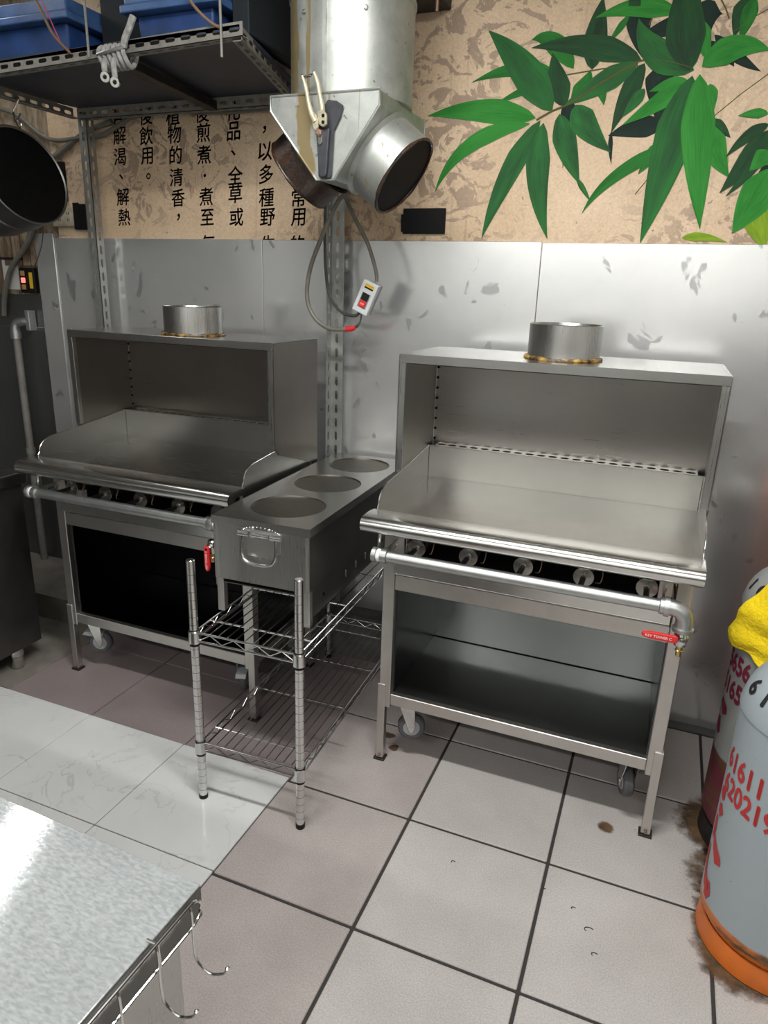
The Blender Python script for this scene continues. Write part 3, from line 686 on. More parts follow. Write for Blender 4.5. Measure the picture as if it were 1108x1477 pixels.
def stove(name, label, ox, oy, W, hy0, collar_x, side):
    t = thing(name, label, 'stove', (ox, oy, 0), 0.0, 'griddle stoves')
    CAB = 'cab_in' if side == 'right' else 'cab_in_dark'
    HOOD = 'hood_in' if side == 'right' else 'hood_dark'
    PY, HB = 0.445, 0.50          # back of the griddle, back of the hood
    HZ, PZ = 1.333, 0.891
    # griddle plate
    MB().box(0.002, W-0.002, 0.0, PY, PZ-0.018, PZ).build('griddle_plate', 'griddle' if side == 'right' else 'griddle_dark', t, 0.001)
    # rolled front edge
    pr = [(0.0, PZ+0.002), (-0.03, PZ+0.005), (-0.078, PZ+0.004)]
    for k in range(1, 11):
        a = R(90 + 200*k/10); pr.append((-0.080 + 0.0235*math.cos(a), PZ-0.0195 + 0.0235*math.sin(a)))
    pr += [(-0.060, PZ-0.020), (-0.02, PZ-0.018), (0.0, PZ-0.018)]
    MB().prism(pr, YZ, -0.014, W+0.004, True).build('rolled_front_edge', 'bright', t)
    # splash guards
    sp = [(PY, 0.845), (-0.012, 0.845), (-0.012, PZ+0.012)]
    zt = PZ + 0.072
    for k in range(0, 9):
        a = R(180 - 90*k/8); sp.append((0.075 + 0.080*math.cos(a), zt - 0.052 + 0.052*math.sin(a)))
    sp += [(0.20, zt+0.012), (PY, PZ+0.112)]
    for xx in (0.0, W-0.004):
        MB().prism(sp, YZ, xx, xx+0.004).build('side_splash_guard', 'steel', t, 0.0012)
    MB().box(0.004, W-0.004, PY, PY+0.004, PZ-0.02, PZ+0.112).build('back_splash_guard', 'steel', t, 0.001)
    vent = MB().slotted((0.02, PY+0.004, PZ+0.110), (1, 0, 0), (0, 1, 0), (0, 0, 1), W-0.04, HB-PY-0.006, 0.002, (W-0.04)/22, 0.029, 0.026, 0.0, 4)
    vent.build('slotted_vent_strip', 'steel', t)
    MB().box(0.02, W-0.02, PY+0.006, HB-0.0035, 0.93, PZ+0.1096).build('vent_slot_shade', 'soot_and_shade', t)  # black fill right under the slots, shade painted in
    # hood
    h = MB()
    h.box(0.0, W, HB-0.003, HB, 0.86, HZ-0.003)
    h.build('hood_back_panel', HOOD, t)
    for xx in (-0.0032, W+0.0002):
        MB().prism([(hy0, 0.983), (hy0+0.03, 0.955), (HB-0.004, 0.865), (HB-0.004, HZ-0.003), (hy0, HZ-0.003)], YZ, xx, xx+0.003).build('hood_side_panel', HOOD, t)
    for xx in (0.0005, W-0.0195):
        MB().box(xx, xx+0.019, hy0-0.002, hy0+0.016, 0.984, HZ-0.025).build('hood_front_flange', 'steel_v', t, 0.001)
    top = MB().box(0.0, W, hy0, HB, HZ-0.003, HZ).box(0.0, W, hy0-0.003, hy0, HZ-0.025, HZ).box(0.02, W-0.02, hy0, hy0+0.014, HZ-0.027, HZ-0.025)
    top.build('hood_top', 'steel', t, 0.001)
    for zz in ([1.02 + 0.035*k for k in range(9)]):
        MB().lathe([(0.0045, 0), (0.0045, 0.003)], (0.006, HB-0.010, zz), (1, -1, 0), 8).build('weld_spot', 'soot_and_shade', t)
    # flue collar
    c = MB().lathe([(0.1035, 0.0), (0.1035, 0.098), (0.1015, 0.0995), (0.1005, 0.098), (0.1005, 0.0)], (collar_x, 0.31, HZ), (0, 0, 1), 48, True).build('flue_collar', 'steel_v', t)
    sv = []
    rnd = random.Random(name)
    n = 60
    bead = MB()
    pts = []; rad = []
    for k in range(n):
        a = 2*math.pi*k/n
        pts.append((collar_x + 0.107*math.cos(a), 0.31 + 0.107*math.sin(a), HZ+0.004)); rad.append(0.0035 + 0.004*rnd.random())
    bead.tube(pts, rad, 8, True).build('sealant_bead', 'sealant', c)
    MB().lathe([(0.100, 0.0), (0.05, 0.0005), (0.0, 0.0008)], (collar_x, 0.31, HZ+0.001), (0, 0, 1), 32).build('flue_mouth', 'soot_and_shade', c)
    # legs, upper square tube and lower bolted foot
    lx0, lx1 = 0.008, W-0.046
    for xx, sg in ((lx0, -1), (lx1, 1)):
        for yy in (0.036, HB-0.042):
            l = MB().box(xx, xx+0.038, yy, yy+0.038, 0.205, 0.872).build('leg', 'frame', t, 0.002)
            fx = xx - 0.004 if sg < 0 else xx + 0.016
            f = MB().box(fx, fx+0.026, yy-0.004, yy+0.022, 0.008, 0.29)
            f.build('leg_extension', 'frame', l, 0.0015)
            MB().box(fx-0.006, fx+0.032, yy-0.010, yy+0.026, 0.0, 0.007).build('foot_plate', 'dark_iron', l, 0.001)
            MB().lathe([(0.005, 0), (0.005, 0.006)], (fx+0.013, yy-0.005, 0.018), (0, -1, 0), 8).build('foot_bolt', 'copper', l)
    # rails and cabinet
    MB().box(0.046, W-0.046, 0.040, 0.062, 0.626, 0.676).build('upper_rail', 'frame', t, 0.002)
    MB().box(0.046, W-0.046, 0.040, 0.062, 0.215, 0.255).build('lower_rail', 'frame', t, 0.002)
    MB().box(0.046, W-0.046, HB-0.03, HB-0.0085, 0.215, 0.2475).build('lower_rail', 'frame', t, 0.002)
    for xx in (0.012, W-0.034):
        MB().box(xx, xx+0.022, 0.074, HB-0.042, 0.215, 0.255).build('side_rail', 'frame', t, 0.002)
        MB().box(xx, xx+0.022, 0.074, HB-0.042, 0.63, 0.67).build('side_rail', 'frame', t, 0.002)
    MB().box(0.0465, W-0.0465, 0.0625, HB-0.009, 0.248, 0.252).build('bottom_shelf', 'shelf_in' if side == 'right' else CAB, t)
    MB().box(0.030, W-0.030, HB-0.008, HB-0.006, 0.23, 0.70).build('cabinet_back_panel', CAB, t)
    MB().box(0.040, W-0.040, HB-0.0125, HB-0.0085, 0.2521, 0.2535).build('shelf_joint', 'soot_and_shade', t)
    for xx in (0.0465, W-0.0495):
        MB().box(xx, xx+0.003, 0.0625, HB-0.009, 0.252, 0.70).build('cabinet_side_panel', 'cab_in_dark', t)
    # burner bay
    MB().box(0.046, W-0.046, 0.045, HB-0.05, 0.700, 0.704).build('burner_tray', CAB, t)
    MB().box(0.05, W-0.05, 0.018, 0.0195, 0.690, 0.727).box(0.05, W-0.05, 0.018, 0.045, 0.688, 0.6905).build('burner_tray_lip', 'bright', t, 0.001)
    MB().box(0.05, W-0.05, 0.150, 0.153, 0.705, 0.871).build('burner_bay_shade', 'soot_and_shade', t)  # black sheet stands in for the shade deep inside the bay
    for k, fx in enumerate((0.12, 0.278, 0.437, 0.602, 0.765)):
        x = fx*W/0.885
        q = MB().lathe([(0.016, 0.02), (0.016, 0.035), (0.021, 0.04), (0.021, 0.09), (0.017, 0.12)], (x, 0.02, 0.785), (0, 1, 0), 20).build('burner_venturi', 'dark_iron', t)
        MB().lathe([(0.010, -0.002), (0.0275, 0.0), (0.0285, 0.002), (0.0275, 0.004), (0.010, 0.006)], (x, 0.014, 0.785), (0, 1, 0), 24).build('air_shutter', 'shutter', q)
        MB().lathe([(0.0, -0.016), (0.007, -0.015), (0.0095, -0.006), (0.0095, 0.0), (0.006, 0.001)], (x, 0.014, 0.785), (0, 1, 0), 6).build('jet_nut', 'bright', q)
        MB().tube([(x+0.03, 0.05, 0.76), (x+0.045, 0.02, 0.775), (x+0.048, 0.03, 0.80), (x+0.035, 0.06, 0.81)], 0.0016, 5, smooth_steps=4).build('pilot_wire', 'copper', q)
        gv = MB().cyl((x, -0.09, 0.785), (x, 0.0, 0.785), 0.0075, 10).build('gas_valve', 'dark_iron', t)
        MB().box(x-0.016, x+0.026, -0.075, -0.052, 0.762, 0.768).build('valve_lever', 'darkred', gv, 0.002)
    # gas manifold
    yp, zp = -0.090, 0.787
    pa, pb = (0.035, W-0.065)
    pipe = MB().cyl((pa, yp, zp), (pb, yp, zp), 0.0165, 24).build('gas_manifold_pipe', 'galv', t)
    MB().lathe([(0.019, 0), (0.022, 0.002), (0.022, 0.014), (0.019, 0.016)], (pa-0.012, yp, zp), (1, 0, 0), 24).build('end_cap', 'galv', pipe)
    MB().lathe([(0.0185, 0), (0.0185, 0.010)], (pa+0.004, yp, zp), (1, 0, 0), 20).build('thread_tape', 'ptfe', pipe)
    for xx in (pa+0.014, pb-0.022):
        MB().lathe([(0.0180, 0), (0.0215, 0.002), (0.0215, 0.020), (0.0180, 0.022)], (xx, yp, zp), (1, 0, 0), 24).build('pipe_clamp_ring', 'galv', pipe)
        br = MB().slotted((xx+0.006, yp+0.020, zp-0.016), (0, 1, 0), (0, 0, 1), (1, 0, 0), 0.112, 0.032, 0.005, 0.112, 0.05, 0.011)
        br.build('pipe_bracket', 'frame', pipe)
        MB().box(xx-0.004, xx+0.030, 0.022, 0.036, 0.70, 0.845).build('bracket_plate', 'frame', pipe, 0.001)
    MB().cyl((0.026, -0.045, 0.872), (0.026, -0.045, 0.765), 0.010, 14).build('grease_drain_pipe', 'bright', t)
    # elbow, ball valve, lever
    ex = pb
    if side == 'right':
        el = MB()
        pts = []
        for k in range(0, 9):
            a = R(90 - 90*k/8); pts.append((ex + 0.010 + 0.030*math.cos(a), yp, zp - 0.030 + 0.030*math.sin(a)))
        el.tube([(ex-0.008, yp, zp)] + pts + [(ex+0.040, yp, zp-0.052)], 0.0205, 18).build('pipe_elbow', 'galv', t)
        MB().lathe([(0.0255, 0), (0.0255, 0.012)], (ex-0.010, yp, zp), (1, 0, 0), 20).build('elbow_rim', 'galv', t)
        MB().lathe([(0.0255, 0), (0.0255, 0.009)], (ex+0.040, yp, zp-0.048), (0, 0, -1), 20).build('elbow_rim', 'galv', t)
        vx, vz = ex+0.040, zp-0.058
    else:
        el = MB().tube([(ex-0.005, yp, zp), (ex+0.012, yp, zp), (ex+0.02, yp+0.02, zp-0.014), (ex+0.02, yp+0.03, zp-0.05)], 0.0195, 16).build('pipe_elbow', 'galv', t)
        MB().lathe([(0.0215, 0), (0.0235, 0.003), (0.0235, 0.02), (0.0215, 0.022)], (ex-0.012, yp, zp), (1, 0, 0), 20).build('elbow_rim', 'galv', t)
        vx, vz = ex-0.004, zp-0.060
    bv = MB().lathe([(0.011, 0), (0.0145, 0.004), (0.0145, 0.012), (0.017, 0.016), (0.017, 0.03), (0.0145, 0.034), (0.0145, 0.044), (0.010, 0.046)], (vx, yp, vz+0.006), (0, 0, -1), 8 if False else 16)
    bvo = bv.build('ball_valve', 'bright', t)
    MB().lathe([(0.0085, 0), (0.0085, 0.010), (0.0105, 0.012), (0.007, 0.016), (0.007, 0.026), (0.005, 0.03)], (vx, yp, vz-0.040), (0, 0, -1), 14).build('hose_nipple', 'brass', bvo)
    MB().lathe([(0.006, 0), (0.006, 0.012), (0.010, 0.012), (0.010, 0.018), (0.004, 0.020)], (vx, yp-0.014, vz-0.016), (0, -1, 0), 6).build('lever_nut', 'bright', bvo)
    lz = vz - 0.016
    hv = [(0.006, -0.006), (0.0, -0.010), (-0.060, -0.0095), (-0.076, -0.0055), (-0.080, 0.0), (-0.076, 0.0065), (-0.060, 0.0105), (0.0, 0.010), (0.006, 0.006)]
    if side == 'right':
        fn = lambda a, b, d: (vx - 0.014 + a, yp - 0.034 + d, lz + b + 0.004 + a*0.0)
        tf = lambda a, b, d: (vx - 0.053 + a, yp - 0.0345 - d, lz + 0.004 + b)
    else:
        fn = lambda a, b, d: (vx + b, yp - 0.034 + d, lz + 0.004 + a)
        tf = lambda a, b, d: (vx - b, yp - 0.0345 - d, lz - 0.036 + a)
    lev = MB().prism(hv, fn, 0.0, 0.009).build('red_lever', 'red', bvo, 0.003, 2)
    put_mesh(text_mesh('KEY TOWER C', 0.0095, 0.0002), 'lever_lettering', 'white', lev, tf)
    # casters
    for (x, y, a) in ((0.090, 0.085, 0.35), (W-0.085, 0.085, 1.9), (0.09, HB-0.09, 0.2), (W-0.09, HB-0.09, 1.2)):
        caster(t, x, y, a, side == 'left')
    return t

stove('griddle_stove', 'stainless griddle stove at the right with red gas lever pointing sideways below its pipe elbow', -0.2065, 0.1918, 0.8833, 0.1332, 0.443, 'right')
stove('griddle_stove', 'stainless griddle stove at the left behind the white tiles, partly hidden by the three-hole warmer', -1.5432, 0.2014, 0.8690, 0.1861, 0.47, 'left')

# ------------------------------------------------------------ wire rack and the three-well warmer on it
KX, KY, KYAW = -0.6115, -0.1705, 0.0411
KW, KD = 0.3303, 0.935
rack = thing('wire_rack', 'low chrome wire rack with two shelves and four posts between the two stoves', 'rack', (KX, KY, 0), KYAW)
for (x, y) in ((0, 0), (KW, 0), (0, KD), (KW, KD)):
    PT = 0.79 if y < 0.1 else 0.66
    p = MB().lathe([(0.0108, 0.010), (0.0124, 0.012), (0.0124, PT-0.002), (0.0105, PT)], (x, y, 0), (0, 0, 1), 24).build('post', 'chrome', rack)
    gr = MB(); zz = 0.035
    while zz < PT - 0.02:
        gr.lathe([(0.01235, zz), (0.01265, zz+0.0002), (0.01265, zz+0.0013), (0.01235, zz+0.0015)], (x, y, 0), (0, 0, 1), 20, True); zz += 0.0254
    gr.build('groove_ring', 'groove', p)['kind'] = 'stuff'
    MB().lathe([(0.0125, 0), (0.0138, 0.003), (0.0138, 0.016), (0.012, 0.017)], (x, y, 0), (0, 0, 1), 16).build('rubber_foot', 'black', p)
for zs in (0.5553, 0.1863):
    sh = MB()
    corners = [(0, 0), (KW, 0), (KW, KD), (0, KD)]
    for (x, y) in corners:
        sh.lathe([(0.0145, -0.020), (0.0175, -0.018), (0.0165, 0.018), (0.0145, 0.020)], (x, y, zs), (0, 0, 1), 20)
    for k in range(4):
        a, b = Vector((*corners[k], 0)), Vector((*corners[(k+1) % 4], 0)); d = (b-a).normalized(); a2, b2 = a + d*0.014, b - d*0.014
        for dz in (0.014, -0.012):
            sh.tube([a2 + Vector((0, 0, zs+dz)), b2 + Vector((0, 0, zs+dz))], 0.0030, 8)
        n = int((b2-a2).length/0.037)
        zig = []
        for i in range(n+1):
            q = a2.lerp(b2, i/n); zig.append((q.x, q.y, zs + (0.012 if i % 2 else -0.010)))
        sh.tube(zig, 0.0018, 6)
    s_o = sh.build('wire_shelf', 'chrome', rack)
    for (x, y) in corners:
        MB().lathe([(0.0128, -0.028), (0.0145, -0.027), (0.0145, -0.0185), (0.0128, -0.018)], (x, y, zs), (0, 0, 1), 16).lathe([(0.0128, 0.018), (0.0142, 0.019), (0.0142, 0.0225), (0.0128, 0.0235)], (x, y, zs), (0, 0, 1), 16).build('collar_sleeve', 'black', s_o)
    wire0 = None
    for i in range(11):
        x = KW*(i+1)/12
        if wire0 is None: wire0 = MB().tube([(0, 0.0, zs+0.0195), (0, KD, zs+0.0195)], 0.0017, 6).build('shelf_wire', 'chrome', s_o); wo = wire0
        else: wo = share(wire0)
        wo.location = (x, 0, 0); wo.parent = s_o
    for y in (0.08, 0.33, 0.58, 0.82):
        MB().tube([(0.0, y, zs+0.0145), (KW, y, zs+0.0145)], 0.0030, 8).build('cross_rod', 'chrome', s_o)

MX, MY, MYAW = -0.6259, -0.0390, 0.0388
MW, ML, MZ = 0.3067, 0.8866, 0.880
SZ = 0.5553 + 0.0218
wm = thing('three_well_warmer', 'long stainless food warmer with three round wells standing on the wire rack', 'food warmer', (MX, MY, SZ), MYAW)
def zz_(z): return z - SZ
holes = [(MW/2 + 0.004, 0.165), (MW/2 + 0.004, 0.452), (MW/2 + 0.004, 0.738)]
HR = 0.1135
# top plate with three real holes
bm = bmesh.new()
def ringverts(cx, cy, r, n, z): return [bm.verts.new((cx + r*math.cos(2*math.pi*k/n), cy + r*math.sin(2*math.pi*k/n), z)) for k in range(n)]
ycuts = [-0.004, 0.308, 0.595, ML]
top = MB()
nn = 64
for (cx, cy), ya, yb in zip(holes, ycuts[:-1], ycuts[1:]):
    xa, xb = -0.004, MW+0.004
    inner = []; outer = []
    for k in range(nn):
        a = 2*math.pi*(k+0.5)/nn; dx, dy = math.cos(a), math.sin(a)
        inner.append((cx + HR*dx, cy + HR*dy))
        tx = ((xb-cx) if dx > 0 else (xa-cx))/dx if abs(dx) > 1e-9 else 1e9
        ty = ((yb-cy) if dy > 0 else (ya-cy))/dy if abs(dy) > 1e-9 else 1e9
        tt = min(tx, ty); outer.append((cx + tt*dx, cy + tt*dy))
    # snap the outer samples nearest each corner onto it
    for (qx, qy) in ((xa, ya), (xb, ya), (xb, yb), (xa, yb)):
        i = min(range(nn), key=lambda k: (outer[k][0]-qx)**2 + (outer[k][1]-qy)**2); outer[i] = (qx, qy)
    z = zz_(MZ)
    vs = [(x, y, z) for x, y in inner] + [(x, y, z) for x, y in outer] + [(x, y, z-0.006) for x, y in inner]
    fs = []
    for k in range(nn):
        k2 = (k+1) % nn
        fs.append((k, k2, nn+k2, nn+k)[::-1]); fs.append((k, k2, 2*nn+k2, 2*nn+k))
    top.add(vs, fs)
bm.free()
# folded rim
zt = zz_(MZ)
for (a0, a1, b0, b1) in ((-0.004, MW+0.004, -0.0045, -0.003), (-0.0045, -0.003, -0.004, ML), (MW+0.003, MW+0.0045, -0.004, ML), (-0.004, MW+0.004, ML-0.001, ML+0.0005)):
    top.box(a0, a1, b0, b1, zt-0.024, zt)
top.build('top_plate', 'steel', wm)
for (cx, cy) in holes:
    MB().lathe([(HR+0.0005, 0), (HR+0.0005, -0.17), (HR-0.02, -0.178), (0.0, -0.18)], (cx, cy, zt-0.004), (0, 0, 1), 48).build('round_well', 'well', wm)
MB().box(0.0, MW, 0.0, 0.0025, zz_(0.686), zt-0.001).build('front_panel', 'steel_v', wm)
MB().box(0.0, 0.0025, 0.0026, ML-0.003, zz_(0.66), zt-0.001).build('side_panel', 'steel', wm)
MB().box(MW-0.0025, MW, 0.0026, ML-0.003, zz_(0.690), zt-0.001).build('side_panel', 'old_steel', wm)
MB().box(0.0, MW, ML-0.003, ML, zz_(0.60), zt-0.001).build('back_panel', 'steel', wm)
lsp = MB().box(MW-0.004, MW-0.002, 0.026, ML-0.004, zz_(0.60), zz_(0.6895)).box(MW-0.012, MW-0.002, 0.026, ML-0.004, zz_(0.60), zz_(0.602))
lsp.build('lower_side_skirt', 'old_steel', wm)
MB().box(0.004, MW-0.006, 0.004, ML-0.006, zz_(0.672), zz_(0.675)).build('base_pan', 'old_steel', wm)
for k in range(3):
    MB().lathe([(0.0065, 0), (0.0065, 0.0012)], (0, 0, 0), (1, 0, 0), 14).build('lit_vent_hole', 'frame', wm)  # bright discs painted in for light showing through the vent holes
    o = wm.children[-1]; o.location = (MW-0.0022, 0.27 + 0.085*k, zz_(0.645)); o.scale = (1, 0.8, 2.0)
MB().lathe([(0.006, 0), (0.006, 0.0015)], (MW-0.0022, 0.10, zz_(0.645)), (1, 0, 0), 12).build('bolt_hole', 'soot_and_shade', wm)
for (x, y) in ((0.002, 0.003), (MW-0.024, 0.003), (0.002, ML-0.028), (MW-0.024, ML-0.028)):
    MB().box(x, x+0.022, y, y+0.022, 0.0, zz_(0.70)).build('leg', 'frame', wm, 0.0015)
for xx in (0.006, MW-0.012):
    MB().box(xx, xx+0.009, -0.0012, 0.0, zz_(0.692), zt-0.026).build('weld_seam', 'frame', wm, 0.0005)
# chest handle
hx, hz = 0.158, zz_(0.812)
pl = []
for k in range(13):
    a = R(180*k/12); pl.append((hx + 0.062*math.cos(a), hz + 0.034 + 0.020*math.sin(a)))
pl += [(hx-0.060, hz-0.02), (hx+0.060, hz-0.02)]
hp = MB().prism(pl, XZ, -0.0035, -0.0002).build('handle_plate', 'galv', wm, 0.0015, 2)
for k in range(15):
    a = R(180*k/14); MB().lathe([(0.0032, 0), (0.0015, 0.0025)], (hx + 0.058*math.cos(a), -0.0035, hz + 0.034 + 0.017*math.sin(a)), (0, -1, 0), 6).build('plate_dimple', 'frame', hp)
for xx, ll in ((-0.051, 0.034), (0.051, 0.034), (0.0, 0.058)):
    MB().cyl((hx+xx-ll/2, -0.011, hz+0.030), (hx+xx+ll/2, -0.011, hz+0.030), 0.0085 if xx else 0.0065, 16).build('handle_knuckle', 'bright', hp)
for xx in (-0.026, 0.026):
    MB().lathe([(0.005, 0), (0.005, 0.003), (0.003, 0.005)], (hx+xx, -0.0035, hz+0.047), (0, -1, 0), 12).build('rivet', 'frame', hp)
MB().box(hx-0.046, hx+0.046, -0.0045, -0.0033, hz-0.038, hz+0.018).build('recessed_plate', 'frame', hp, 0.001)
bail = [(hx-0.052, -0.012, hz+0.030), (hx-0.054, -0.017, hz+0.0), (hx-0.052, -0.022, hz-0.030), (hx-0.040, -0.024, hz-0.047), (hx-0.015, -0.025, hz-0.053), (hx+0.015, -0.025, hz-0.053), (hx+0.040, -0.024, hz-0.047), (hx+0.052, -0.022, hz-0.030), (hx+0.054, -0.017, hz+0.0), (hx+0.052, -0.012, hz+0.030)]
MB().tube(bail, 0.0050, 12, smooth_steps=5).build('swing_handle', 'bright', hp)

# ------------------------------------------------------------ foreground table with a hook rail
TXc, TYc, TZ, TYAW = 0.079, -1.064, 0.80, -0.033
tb = thing('prep_table', 'spangled metal prep table in the front left corner with hooks along its right side', 'table', (TXc, TYc, 0), TYAW)
TWd, TDp = 1.25, 1.10
top = MB().box(-TWd, 0.0, -TDp, 0.0, TZ-0.003, TZ)
top.build('table_top', 'table', tb, 0.0012, 2)
MB().box(-0.0025, -0.0002, -TDp, -0.0002, TZ-0.05, TZ-0.0032).box(-TWd, -0.0026, -0.0025, -0.0002, TZ-0.05, TZ-0.0032).build('table_edge', 'old_steel', tb)
MB().box(-0.040, -0.038, -TDp, -0.004, 0.30, TZ-0.004).build('side_panel', 'steel_v', tb)
MB().box(-TWd+0.04, -0.04, -0.010, -0.008, 0.30, TZ-0.004).build('back_panel', 'steel', tb)
MB().box(-TWd+0.02, -0.045, -TDp+0.02, -0.03, 0.28, 0.30).build('lower_shelf', 'steel', tb)
for xx in (-0.062, -TWd+0.03):
    for yy in (-0.045, -TDp+0.02):
        MB().box(xx, xx+0.02, yy, yy+0.02, 0.0, TZ-0.05).build('leg', 'frame', tb, 0.002)
hr = thing('hook_rail', 'thin wire hook rail clipped to the right edge of the spangled table', 'hook rail', (TXc, TYc, 0), TYAW)
xo = 0.011
fr = MB()
rz1, rz2 = TZ+0.004, TZ-0.030
fr.tube([(xo, -1.02, rz1), (xo, -0.034, rz1)] + [(xo, -0.034 + 0.019*math.sin(R(180*q/10)), (rz1+rz2-0.002)/2 + (rz1-rz2+0.002)/2*math.cos(R(180*q/10))) for q in range(1, 10)] + [(xo, -0.034, rz2-0.002), (xo, -1.02, rz2-0.002)], 0.0021, 8)
for yy in (-0.09, -0.40, -0.70):
    fr.tube([(-0.004, yy, TZ+0.0022), (xo, yy, TZ+0.0035), (xo+0.002, yy, rz2)], 0.0018, 6)
fr.build('rail_wire', 'chrome', hr)
for k in range(9):
    y = -0.036 - 0.058*k
    MB().tube([(xo, y, rz1+0.001), (xo+0.0035, y-0.0, rz1-0.012), (xo+0.0035, y, rz2-0.020), (xo+0.006, y+0.001, rz2-0.048), (xo+0.022, y+0.004, rz2-0.064), (xo+0.040, y+0.006, rz2-0.058), (xo+0.047, y+0.007, rz2-0.047)], 0.0017, 7, smooth_steps=4).lathe([(0.0, -0.003), (0.003, 0.0), (0.0, 0.003)], (xo+0.047, y+0.007, rz2-0.046), (0, 0, 1), 8).build('hook', 'chrome', hr)

# ------------------------------------------------------------ gas cylinders and the towel
def cyl_text(me, name, mat, parent, cx, cy, r, ang0, z0, slope=0.0):
    # wraps flat lettering round a cylinder; ang0 is the bearing of the text's middle
    return put_mesh(me, name, mat, parent, lambda a, b, d: (cx + r*math.cos(ang0 + 0.78*a/r), cy + r*math.sin(ang0 + 0.78*a/r), z0 + b + slope*a))
def tank(label, x, y, r, zs, dome, mat, foot_mat, lower=0.10):
    t = thing('gas_cylinder', label, 'gas cylinder', (x, y, 0), 0.0, 'gas cylinders at the right')
    prof = [(r*0.9, 0.055), (r, 0.085), (r, lower), (r, zs-0.008), (r+0.0025, zs-0.006), (r+0.0025, zs+0.002)]
    for k in range(1, 11):
        a = R(90*k/10); prof.append((0.045 + (r-0.045)*math.cos(a), zs + 0.002 + dome*math.sin(a)))
    prof.append((0.045, zs+dome+0.012))
    MB().lathe(prof, (0, 0, 0), (0, 0, 1), 56).build('tank_body', mat, t)
    MB().lathe([(r*0.94, 0.0), (r*0.99, 0.004), (r*0.985, 0.02), (r*0.955, 0.06), (r*0.93, 0.06), (r*0.93, 0.0)], (0, 0, 0), (0, 0, 1), 48, True).build('foot_ring', foot_mat, t)
    zt = zs + dome
    MB().lathe([(0.030, 0.0), (0.030, 0.03), (0.020, 0.035), (0.020, 0.07), (0.012, 0.075)], (0, 0, zt+0.005), (0, 0, 1), 20).build('valve', 'brass', t)
    MB().lathe([(0.012, 0), (0.034, 0.002), (0.034, 0.016), (0.012, 0.018)], (0, 0, zt+0.082), (0, 0, 1), 12).build('valve_wheel', 'dark_iron', t)
    MB().lathe([(0.105, 0.0), (0.105, 0.14), (0.100, 0.145), (0.100, 0.0)], (0, 0, zt-0.022), (0, 0, 1), 32, True).build('valve_guard', mat, t)
    return t
A1 = (0.957, -0.022, 0.166)
t1 = tank('grey gas cylinder with orange rusty foot and red stencilled numbers, nearest of the cylinders', *A1, 0.640, 0.125, 'tank_front', 'orange')
r1 = A1[2] + 0.0012
ang = R(228)
cyl_text(bolden(text_mesh('61611', 0.072), 0.0022), 'stencil_number', 'stencil_red', t1, 0, 0, r1, R(207), 0.505, -0.03)
cyl_text(bolden(text_mesh('620219', 0.072), 0.0022), 'stencil_number', 'stencil_red', t1, 0, 0, r1, R(214), 0.438, -0.03)
def brush(parent, pts, w, r, mat='stencil_red'):
    # a brush stroke painted on the cylinder: (bearing, height) points with a width each
    vs = []; fs = []
    for i, ((a, z), ww) in enumerate(zip(pts, w)):
        a2, z2 = pts[min(i+1, len(pts)-1)]; a1, z1 = pts[max(i-1, 0)]
        dx, dz = (a2-a1)*r, z2-z1; l = math.hypot(dx, dz) or 1; nx, nz = -dz/l, dx/l
        for s_ in (-1, 1):
            aa = a + s_*nx*ww/r; vs.append((r*math.cos(aa), r*math.sin(aa), z + s_*nz*ww))
    for i in range(len(pts)-1): fs.append((2*i, 2*i+1, 2*i+3, 2*i+2))
    return MB().add(vs, fs).build('brush_mark', mat, parent, fix=False)
D = lambda q: R(q - 16)
for pts, ww in (([(D(199), .415), (D(203), .405), (D(206), .39)], [.009, .016, .008]), ([(D(203), .375), (D(206), .36), (D(203), .345)], [.008, .015, .008]), ([(D(200), .335), (D(201), .30), (D(199), .27)], [.007, .010, .006]),
                ([(D(203), .285), (D(210), .262), (D(217), .243), (D(222), .246)], [.006, .013, .019, .008]), ([(D(196), .24), (D(197), .20), (D(200), .17), (D(206), .145), (D(211), .135)], [.008, .010, .010, .016, .010]), ([(D(211), .165), (D(212), .14), (D(210), .115)], [.010, .018, .009])):
    brush(t1, pts, ww, r1)
def dome_text(t, s, x, y, r, zs, dome, a0, step, el, size):
    for k, ch in enumerate(s):
        if ch == ' ': continue
        az = a0 + step*k; e0 = R(el)
        me = bolden(text_mesh(ch, size), 0.002)
        for v in me.vertices:
            e = e0 + v.co.y/((r+dome)/2*0.95); a = az + v.co.x/(0.045 + (r-0.045)*math.cos(e0))
            rr = 0.045 + (r-0.045)*math.cos(e) + 0.0016
            v.co = (rr*math.cos(a), rr*math.sin(a), zs + 0.002 + dome*math.sin(e) + 0.0016)
        me.materials.clear(); me.materials.append(MT['stencil_black'])
        o = bpy.data.objects.new('dome_digit', me); COL.objects.link(o); o.parent = t
dome_text(t1, '61161', 0, 0, A1[2], 0.640, 0.125, R(190), R(19), 26, 0.062)
A2 = (0.972, 0.345, 0.168)
t2 = tank('dull grey gas cylinder with dark maroon base behind the nearest one under yellow cloth', *A2, 0.745, 0.115, 'tank_back', 'dark_iron', 0.12)
r2 = A2[2] + 0.0012
cyl_text(bolden(text_mesh('5656', 0.075), 0.003), 'stencil_number', 'stencil_maroon', t2, 0, 0, r2, R(200), 0.575, -0.02)
cyl_text(bolden(text_mesh('5165', 0.075), 0.003), 'stencil_number', 'stencil_maroon', t2, 0, 0, r2, R(196), 0.50, -0.02)
for pts, ww in (([(D(197), .44), (D(208), .425), (D(215), .43)], [.012, .02, .01]), ([(D(200), .39), (D(203), .36), (D(207), .345)], [.012, .016, .01])):
    brush(t2, pts, ww, r2, 'stencil_maroon')
dome_text(t2, '1011', 0, 0, A2[2], 0.745, 0.115, R(186), R(19), 26, 0.055)
A3 = (1.055, 0.70, 0.155)
